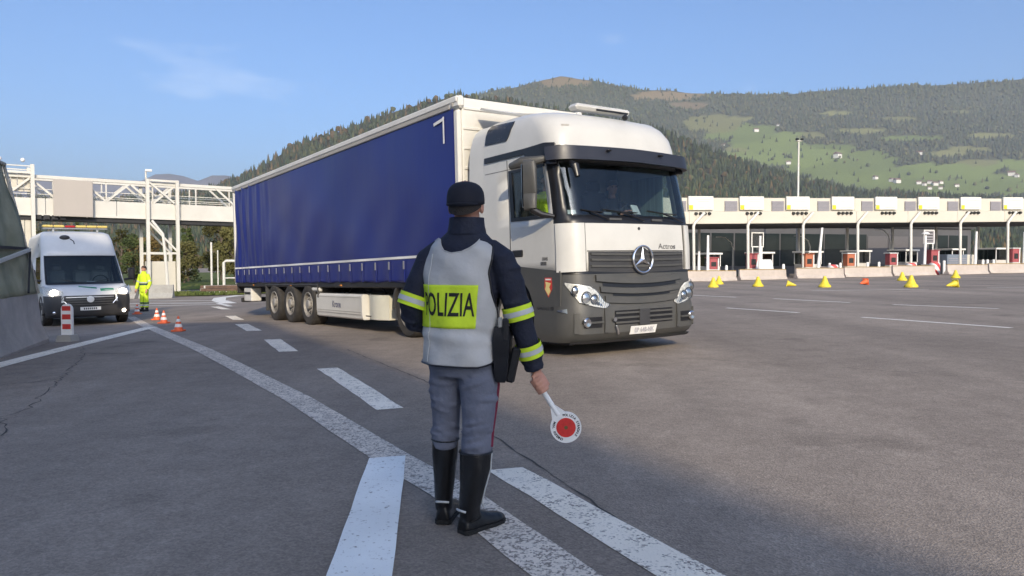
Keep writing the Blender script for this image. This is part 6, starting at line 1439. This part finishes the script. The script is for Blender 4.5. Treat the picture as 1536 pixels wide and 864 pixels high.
def ring_text(body, r, a0, a1, h, flip=False):
    chars = [c for c in body]; n = len(chars); mb = MB()
    for i, ch in enumerate(chars):
        if ch == ' ': continue
        a = R(lerp(a0, a1, i/(n-1))); P, Q = text_mesh(ch, h*1.35, 0.0006)
        d = Vector((math.sin(a), 0, math.cos(a))); t = Vector((math.cos(a), 0, -math.sin(a)))
        if flip: d2, t2 = -d, -t
        else: d2, t2 = d, t
        c = DC + d*r; mb.add([tuple(c + t2*x + d2*y + Vector((0, -0.0098, 0))) for x, y, z in P], Q)
    return mb.build('ring_lettering', INKM, dw, 0)
ring_text('POLIZIA STRADALE', 0.0605, -12, 128, 0.0115); ring_text('MIN. INTERNO', 0.0605, 292, 200, 0.0115, True)

# ---- hi-vis worker by the cones
def worker(root, J, TR, facing, hatc):
    j = MB(); n = 20
    def rg(z, a, b, cy=0): return [(a*math.cos(2*math.pi*i/n), cy + b*math.sin(2*math.pi*i/n), z) for i in range(n)]
    j.loft([rg(0.86, 0.185, 0.13), rg(1.0, 0.175, 0.125), rg(1.2, 0.20, 0.135), rg(1.36, 0.19, 0.12), rg(1.44, 0.10, 0.09), rg(1.50, 0.075, 0.075)])
    for s in (-1, 1): j.tube([(s*0.17, 0, 1.38), (s*0.25, 0.01, 1.20), (s*0.30, 0.0, 1.06), (s*0.29, -0.07, 0.90), (s*0.27, -0.11, 0.84)], [0.075, 0.072, 0.066, 0.058, 0.052], 12)
    fused('jacket', j, J, root, 0.014, 3)
    t = MB(); t.loft([rg(0.92, 0.17, 0.12), rg(0.80, 0.18, 0.125), rg(0.72, 0.16, 0.11)])
    for s in (-1, 1): t.tube([(s*0.09, 0, 0.80), (s*0.10, -0.005, 0.50), (s*0.11, 0.01, 0.16)], [0.100, 0.082, 0.078], 14)
    fused('trousers', t, TR, root, 0.014, 3)
    b = MB(); head_mesh(b, (0, 0, 1.60), facing); b.loft([rg(0.9, 0.14, 0.1), rg(1.2, 0.16, 0.1), rg(1.4, 0.12, 0.08)])
    for s in (-1, 1): hand(b, (s*0.265, -0.12, 0.83), (s*-0.1, -0.2, -1), (0, -1, 0), s)
    fused('body', b, SKIN, root, 0.009, 2, 0.4); eyes(root, (0, 0, 1.60), facing)
    skull_cap((0, 0, 1.60), facing, 1.0, 0.010, 0.045, -0.05).build('hair', hatc, root, 60)
    for s in (-1, 1):
        q = MB(); q.tube([(s*0.11, 0.01, 0.20), (s*0.11, 0.01, 0.08), (s*0.11, -0.02, 0.05)], [0.062, 0.055, 0.05], 12); q.tube([(s*0.115, 0.06, 0.05), (s*0.12, -0.08, 0.05), (s*0.125, -0.18, 0.035)], [0.048, 0.05, 0.034], 12)
        fused('boot', q, BOOTM, root, 0.010, 2)
        for z, m_ in ((0.24, SILVER), (0.32, bpy.data.materials.get('dark_teal_band') or M('dark_teal_band', (0.02, 0.06, 0.065), 0.7))): MB().tube([(s*0.106, 0.006, z - 0.03), (s*0.105, 0.006, z + 0.03)], 0.084, 18, caps=False).build('leg_band', m_, root, 50)
        MB().tube([(s*0.262, 0.01, 1.155), (s*0.278, 0.008, 1.11)], 0.075, 16, caps=False).build('sleeve_band', SILVER, root, 50)
    MB().loft([rg(0.99, 0.186, 0.135), rg(1.05, 0.190, 0.137)], 0, False, False).build('waist_band', bpy.data.materials['dark_teal_band'], root, 50)
    MB().loft([rg(1.06, 0.192, 0.138), rg(1.10, 0.196, 0.140)], 0, False, False).build('waist_tape', SILVER, root, 50)
wk = empty('person', (-13.72, 27.55, G(-13.72, 27.55) - 0.005), R(-22)); tag(wk, 'person in full yellow hi-vis workwear standing beside the white van', 'person')
bpy.data.materials.get('dark_teal_band') or M('dark_teal_band', (0.02, 0.06, 0.065), 0.7)
worker(wk, HIVIS, HIVIS, (0.1, -1, 0), HAIR)

# ---- driver and mate in the cab (seated, facing local -Y)
def seated(lx, ly, lz, cloth, label, cap_, arms, look):
    p = TRUCK @ Vector((lx, ly, lz)); root = empty('person', mat=Matrix.Translation(p) @ TRUCK.to_3x3().normalized().to_4x4()); tag(root, label, 'person'); n = 18
    def rg(z, a, b, cy=0): return [(a*math.cos(2*math.pi*i/n), cy + b*math.sin(2*math.pi*i/n), z) for i in range(n)]
    j = MB(); j.loft([rg(0.0, 0.17, 0.13), rg(0.25, 0.165, 0.12, 0.01), rg(0.42, 0.19, 0.12, 0.02), rg(0.50, 0.18, 0.11, 0.02), rg(0.57, 0.09, 0.08, 0.01)])
    for s, pts in zip((-1, 1), arms): j.tube([(s*0.17, 0.02, 0.50)] + pts[:1] + pts[1:2], [0.07, 0.062, 0.05], 12)
    fused('shirt', j, cloth, root, 0.013, 3)
    t = MB()
    for s in (-1, 1): t.tube([(s*0.09, 0.0, 0.04), (s*0.12, -0.42, 0.09), (s*0.12, -0.50, -0.20)], [0.095, 0.08, 0.06], 12)
    fused('trousers', t, NAVY, root, 0.016, 2)
    b = MB(); head_mesh(b, (0, -0.01, 0.74), look); b.loft([rg(0.1, 0.12, 0.09), rg(0.45, 0.13, 0.08), rg(0.55, 0.06, 0.06)])
    for s, pts in zip((-1, 1), arms): b.tube(pts[:3], [0.045, 0.038, 0.03], 10); hand(b, pts[2], Vector(pts[2]) - Vector(pts[1]), (0, 0, -1), s)
    fused('body', b, SKIN, root, 0.009, 2, 0.4); eyes(root, (0, -0.01, 0.74), look)
    skull_cap((0, -0.01, 0.74), look, 1.0, 0.010, 0.045, -0.05).build('hair', HAIR, root, 60)
    if cap_: skull_cap((0, -0.01, 0.74), look, 1.0, 0.020, 0.03, 0.0).build('cap', CAPM, root, 60)
    return root
seated(0.64, -1.46, 1.72, M('dark_grey_shirt', (0.03, 0.032, 0.036), 0.9), 'person driving the truck in a dark shirt and dark cap', True, ([(-0.26, -0.10, 0.30), (-0.20, -0.28, 0.24), (-0.13, -0.36, 0.30)], [(0.26, -0.10, 0.30), (0.20, -0.28, 0.24), (0.13, -0.36, 0.30)]), (-0.35, -1, 0))
seated(-0.64, -1.42, 1.78, HIVIS, 'person in a yellow hi-vis vest sitting in the cab behind the door mirror', False, ([(-0.25, -0.05, 0.28), (-0.22, -0.22, 0.18), (-0.10, -0.34, 0.16)], [(0.25, -0.05, 0.28), (0.22, -0.22, 0.18), (0.10, -0.34, 0.16)]), (-0.3, -1, 0))
# ------------------------------------------------------------------ white service van
VM = frame_on_ground(-11.15, 19.55, R(38)); van = empty('service_van', mat=VM); tag(van, 'white high-roofed service van with headlights on and an amber roof bar', 'van')
VZ = [0.22, 0.40, 0.62, 0.80, 0.93, 1.03, 1.12, 1.50, 1.87, 2.05, 2.35, 2.52, 2.60, 2.63]
VS = [-0.08, 0.0, 0.02, 0.0, -0.10, -0.32, -0.58, -0.93, -1.27, -1.40, -1.60, -1.85, -2.2, -2.6]
VW = [0.96, 1.00, 1.02, 1.02, 1.015, 1.01, 1.00, 0.965, 0.925, 0.91, 0.88, 0.85, 0.78, 0.68]
VR = [0.32, 0.34, 0.36, 0.38, 0.40, 0.38, 0.34, 0.28, 0.24, 0.24, 0.26, 0.28, 0.30, 0.30]
VAN = Skin(VZ, VS, VW, VR, 0.16, -5.4)
VWHITE = M('van_white', (0.72, 0.72, 0.70), 0.35, var=0.05, scale=2, coat=0.3, dirt=0.1)
mb = MB(); half = [3.0, 2.6, 2.33, 2.04, 2.0, 1.75, 1.5, 1.25, 1.0, 0.66, 0.33, 0.0]; T = [-t for t in half] + half[:-1][::-1]; Z = [0.22, 0.31, 0.40, 0.51, 0.62, 0.71, 0.80, 0.93, 1.03, 1.12, 1.3, 1.5, 1.7, 1.87, 2.05, 2.2, 2.35, 2.44, 2.52, 2.56, 2.60, 2.63]
n = len(T); V = [VAN.pt(t, z) for z in Z for t in T]; F0, F1 = [], []
for j in range(len(Z)-1):
    for i in range(n-1):
        zm = (Z[j]+Z[j+1])/2; tm = abs((T[i]+T[i+1])/2)
        if 1.12 < zm < 1.87 and (tm < 1.5 or 2.04 < tm < 2.33): continue
        (F1 if (zm < 0.62 or (zm < 0.80 and tm > 1.0 and tm < 2.0)) else F0).append((j*n+i, j*n+i+1, (j+1)*n+i+1, (j+1)*n+i))
    F0.append((j*n+n-1, j*n, (j+1)*n, (j+1)*n+n-1))
F0.append(tuple(range((len(Z)-1)*n, len(Z)*n)))
mb.v = V; mb.f = F0 + F1; mb.m = [0]*len(F0) + [1]*len(F1); vb = mb.build('body', [VWHITE, DARKPL], van, 40)
so = vb.modifiers.new('t', 'SOLIDIFY'); so.thickness = 0.02; so.offset = -1
slab_part('windscreen', bpy.data.materials['windscreen_glass'], van, -1.52, 1.52, 1.105, 1.885, -0.006, 0.004, nt=24, nz=6, skin=VAN)
for s in (-1, 1):
    slab_part('screen_pillar', BLACK, van, s*1.45, s*1.56, 1.10, 1.89, 0.002, 0.008, nt=2, nz=5, skin=VAN)
    slab_part('door_window', DARKGLASS, van, s*2.03, s*2.34, 1.11, 1.88, -0.008, -0.003, nt=3, nz=3, skin=VAN)
slab_part('screen_edge', BLACK, van, -1.5, 1.5, 1.09, 1.15, 0.002, 0.010, nt=24, nz=1, skin=VAN); slab_part('screen_edge', BLACK, van, -1.5, 1.5, 1.845, 1.885, 0.002, 0.008, nt=24, nz=1, skin=VAN)
gr = slab_part('grille', BLACK, van, -0.92, 0.92, lambda t: 0.50 + 0.06*t*t, 0.795, 0.002, 0.012, nt=20, nz=2, skin=VAN)
for z in (0.555, 0.62, 0.685, 0.75): slab_part('grille_bar', STEEL if z > 0.7 else GREYPL, gr, -0.86, 0.86, z - 0.012, z + 0.012, 0.010, 0.024, nt=20, nz=1, skin=VAN)
for s in (-1, 1): MB().tube([VAN.pt(s*0.95, 0.79, 0.02), VAN.pt(s*0.98, 0.70, 0.02), VAN.pt(s*0.80, 0.57, 0.02)], 0.014, 6).build('grille_trim', CHROME, gr)
c = VAN.pt(0, 0.69, 0.03); MB().lathe([(0.085, 0.02), (0.085, -0.012), (0.06, -0.02), (0, -0.022)], 24, axis='y', c=c).build('round_badge', WPAINT, van)
pl2 = slab_part('number_plate', WPAINT, van, -0.36, 0.36, 0.40, 0.49, 0.006, 0.014, nt=8, nz=1, skin=VAN)
for k in range(7): slab_part('plate_mark', LENS, pl2, -0.24 + 0.07*k, -0.20 + 0.07*k, 0.42, 0.47, 0.0142, 0.0152, nt=1, nz=1, skin=VAN)
HEADL = M('lit_headlamp', (0.9, 0.9, 0.85), 0.2, emit=(1.0, 0.86, 0.70), estr=14.0)
for s in (-1, 1):
    zl = lambda t: interp(abs(t), [0.95, 1.2, 1.9], [0.815, 0.79, 0.88]); zh = lambda t: interp(abs(t), [0.95, 1.2, 1.6, 1.9], [0.90, 0.99, 1.06, 1.02])
    hl = slab_part('headlight', bpy.data.materials['lamp_reflector'], van, s*0.95, s*1.88, zl, zh, 0.002, 0.012, nt=14, nz=3, skin=VAN)
    MB().ball(VAN.pt(s*1.28, 0.875, 0.02), (0.10, 0.05, 0.085), 14, 9).build('bulb', HEADL, hl)
    slab_part('lamp_cover', LAMPGL, hl, s*0.95, s*1.88, zl, zh, 0.06, 0.064, nt=14, nz=3, skin=VAN)
    MB().ball(VAN.pt(s*1.3, 0.36, 0.01), (0.045, 0.03, 0.045), 12, 8).build('fog_lamp', HEADL if s > 0 else CHROME, van)
    wheel(van, s*0.90, 0.95, 0.34, 0.23, s); wheel(van, s*0.90, 4.4, 0.34, 0.23, s)
    MB().prism([(0.95 + 0.43*math.cos(R(a)), 0.36 + 0.43*math.sin(R(a))) for a in range(-10, 191, 12)] + [(0.95 + 0.37*math.cos(R(a)), 0.36 + 0.37*math.sin(R(a))) for a in range(190, -11, -12)], lambda u, v: (s*0.70, u, v), lambda u, v: (s*1.035, u, v)).build('wheel_arch', DARKPL, van, 30)
    MB().box((s*0.99, 2.7, 0.38), (0.08, 2.6, 0.14), 0.02).build('side_sill', DARKPL, van)
    mr = MB().box((s*1.20, 1.02, 1.36), (0.17, 0.12, 0.34), 0.05).build('mirror', BLACK, van); MB().tube([(s*1.0, 0.95, 1.20), (s*1.16, 1.0, 1.22)], 0.03, 8).build('mirror_arm', BLACK, mr); MB().box((s*1.20, 1.085, 1.36), (0.13, 0.01, 0.28), 0.004).build('mirror_glass', CHROME, mr)
    MB().tube([VAN.pt(s*-0.1, 1.115, 0.015), VAN.pt(s*-0.5, 1.17, 0.015), VAN.pt(s*-0.85, 1.22, 0.012)], 0.009, 6).build('wiper', BLACK, van)
MB().box((0, 2.8, 0.30), (1.6, 4.6, 0.12)).build('underbody', CHASSIS, van, 0)
# green company swoosh on the bonnet
GREEN = M('green_film', (0.02, 0.26, 0.12), 0.4)
slab_part('green_stripe', GREEN, van, -0.35, 0.30, lambda t: 1.02 - 0.09*(t + 0.35), lambda t: 1.045 - 0.07*(t + 0.35), 0.003, 0.006, nt=12, nz=2, skin=VAN)
slab_part('green_patch', GREEN, van, 0.42, 0.95, lambda t: 0.90 + 0.03*(t-0.42), lambda t: 0.975 - 0.03*abs(t - 0.7), 0.003, 0.006, nt=10, nz=2, skin=VAN)
V_, F_ = text_mesh('A22', 0.13, 0.004)
slab_part('white_mark', WPAINT, van, 0.30, 0.42, 0.92, 0.965, 0.003, 0.006, nt=3, nz=1, skin=VAN)
# roof bar with amber beacons, camera
AMBL = M('amber_beacon', (0.72, 0.56, 0.16), 0.3)
rbz = 2.72
bar = MB().box((0, 2.2, rbz - 0.035), (1.62, 0.22, 0.03), 0.01).build('roof_bar', STEEL, van)
for k in range(6):
    if k == 2: MB().box((-0.68 + 0.272*k, 2.2, rbz + 0.02), (0.262, 0.2, 0.055), 0.02).build('bar_centre', TAIL, bar)
    else: MB().box((-0.68 + 0.272*k, 2.2, rbz + 0.025), (0.262, 0.21, 0.065), 0.02).build('beacon', AMBL, bar)
for s in (-1, 1): MB().box((s*0.55, 2.2, rbz - 0.09), (0.05, 0.1, 0.10)).build('bar_foot', STEEL, bar, 0)
MB().ball(VAN.pt(-0.55, 2.40, 0.03), (0.13, 0.10, 0.07), 14, 9).build('roof_camera', DARKPL, van); MB().tube([VAN.pt(-0.35, 2.36, 0.01), VAN.pt(-0.22, 2.30, 0.012), VAN.pt(-0.2, 2.22, 0.01)], 0.012, 6).build('cable', DARKPL, van)
# cabin
MB().box((0, 2.35, 1.25), (1.8, 0.06, 2.0)).build('bulkhead', INTL, van, 0); MB().box((0, 1.2, 0.95), (1.86, 0.9, 0.22), 0.05).build('dashboard', INT, van)
for x in (-0.52, 0.1, 0.56):
    MB().box((x, 2.02, 1.12), (0.46, 0.16, 0.72), 0.06).build('seat_back', INTL, van); MB().box((x, 2.0, 1.56), (0.24, 0.1, 0.18), 0.04).build('headrest', INTL, van)
MB().tube([(0.48 + 0.19*math.cos(a), 1.50 - 0.04*math.sin(a), 1.16 + 0.17*math.sin(a)) for a in [2*math.pi*i/20 for i in range(21)]], 0.015, 6).build('steering_wheel', BLACK, van)
MB().box((0.22, 1.15, 1.10), (0.26, 0.02, 0.16), 0.004, rot=Matrix.Rotation(R(-35), 3, 'X')).build('dashboard_paper', WPAINT, van)
# ------------------------------------------------------------------ valley haze
hz = MB().box((0, 3400, 420), (13000, 7600, 910)).build('haze', [], None, 0); tag(hz, kind='stuff')
hm = bpy.data.materials.new('haze'); hm.use_nodes = True; t_ = hm.node_tree; t_.nodes.clear()
o_ = t_.nodes.new('ShaderNodeOutputMaterial'); v_ = t_.nodes.new('ShaderNodeVolumePrincipled')
v_.inputs['Color'].default_value = (0.84, 0.90, 1.0, 1); v_.inputs['Density'].default_value = 0.00010; v_.inputs['Anisotropy'].default_value = 0.1
t_.links.new(v_.outputs[0], o_.inputs['Volume']); hz.data.materials.append(hm)
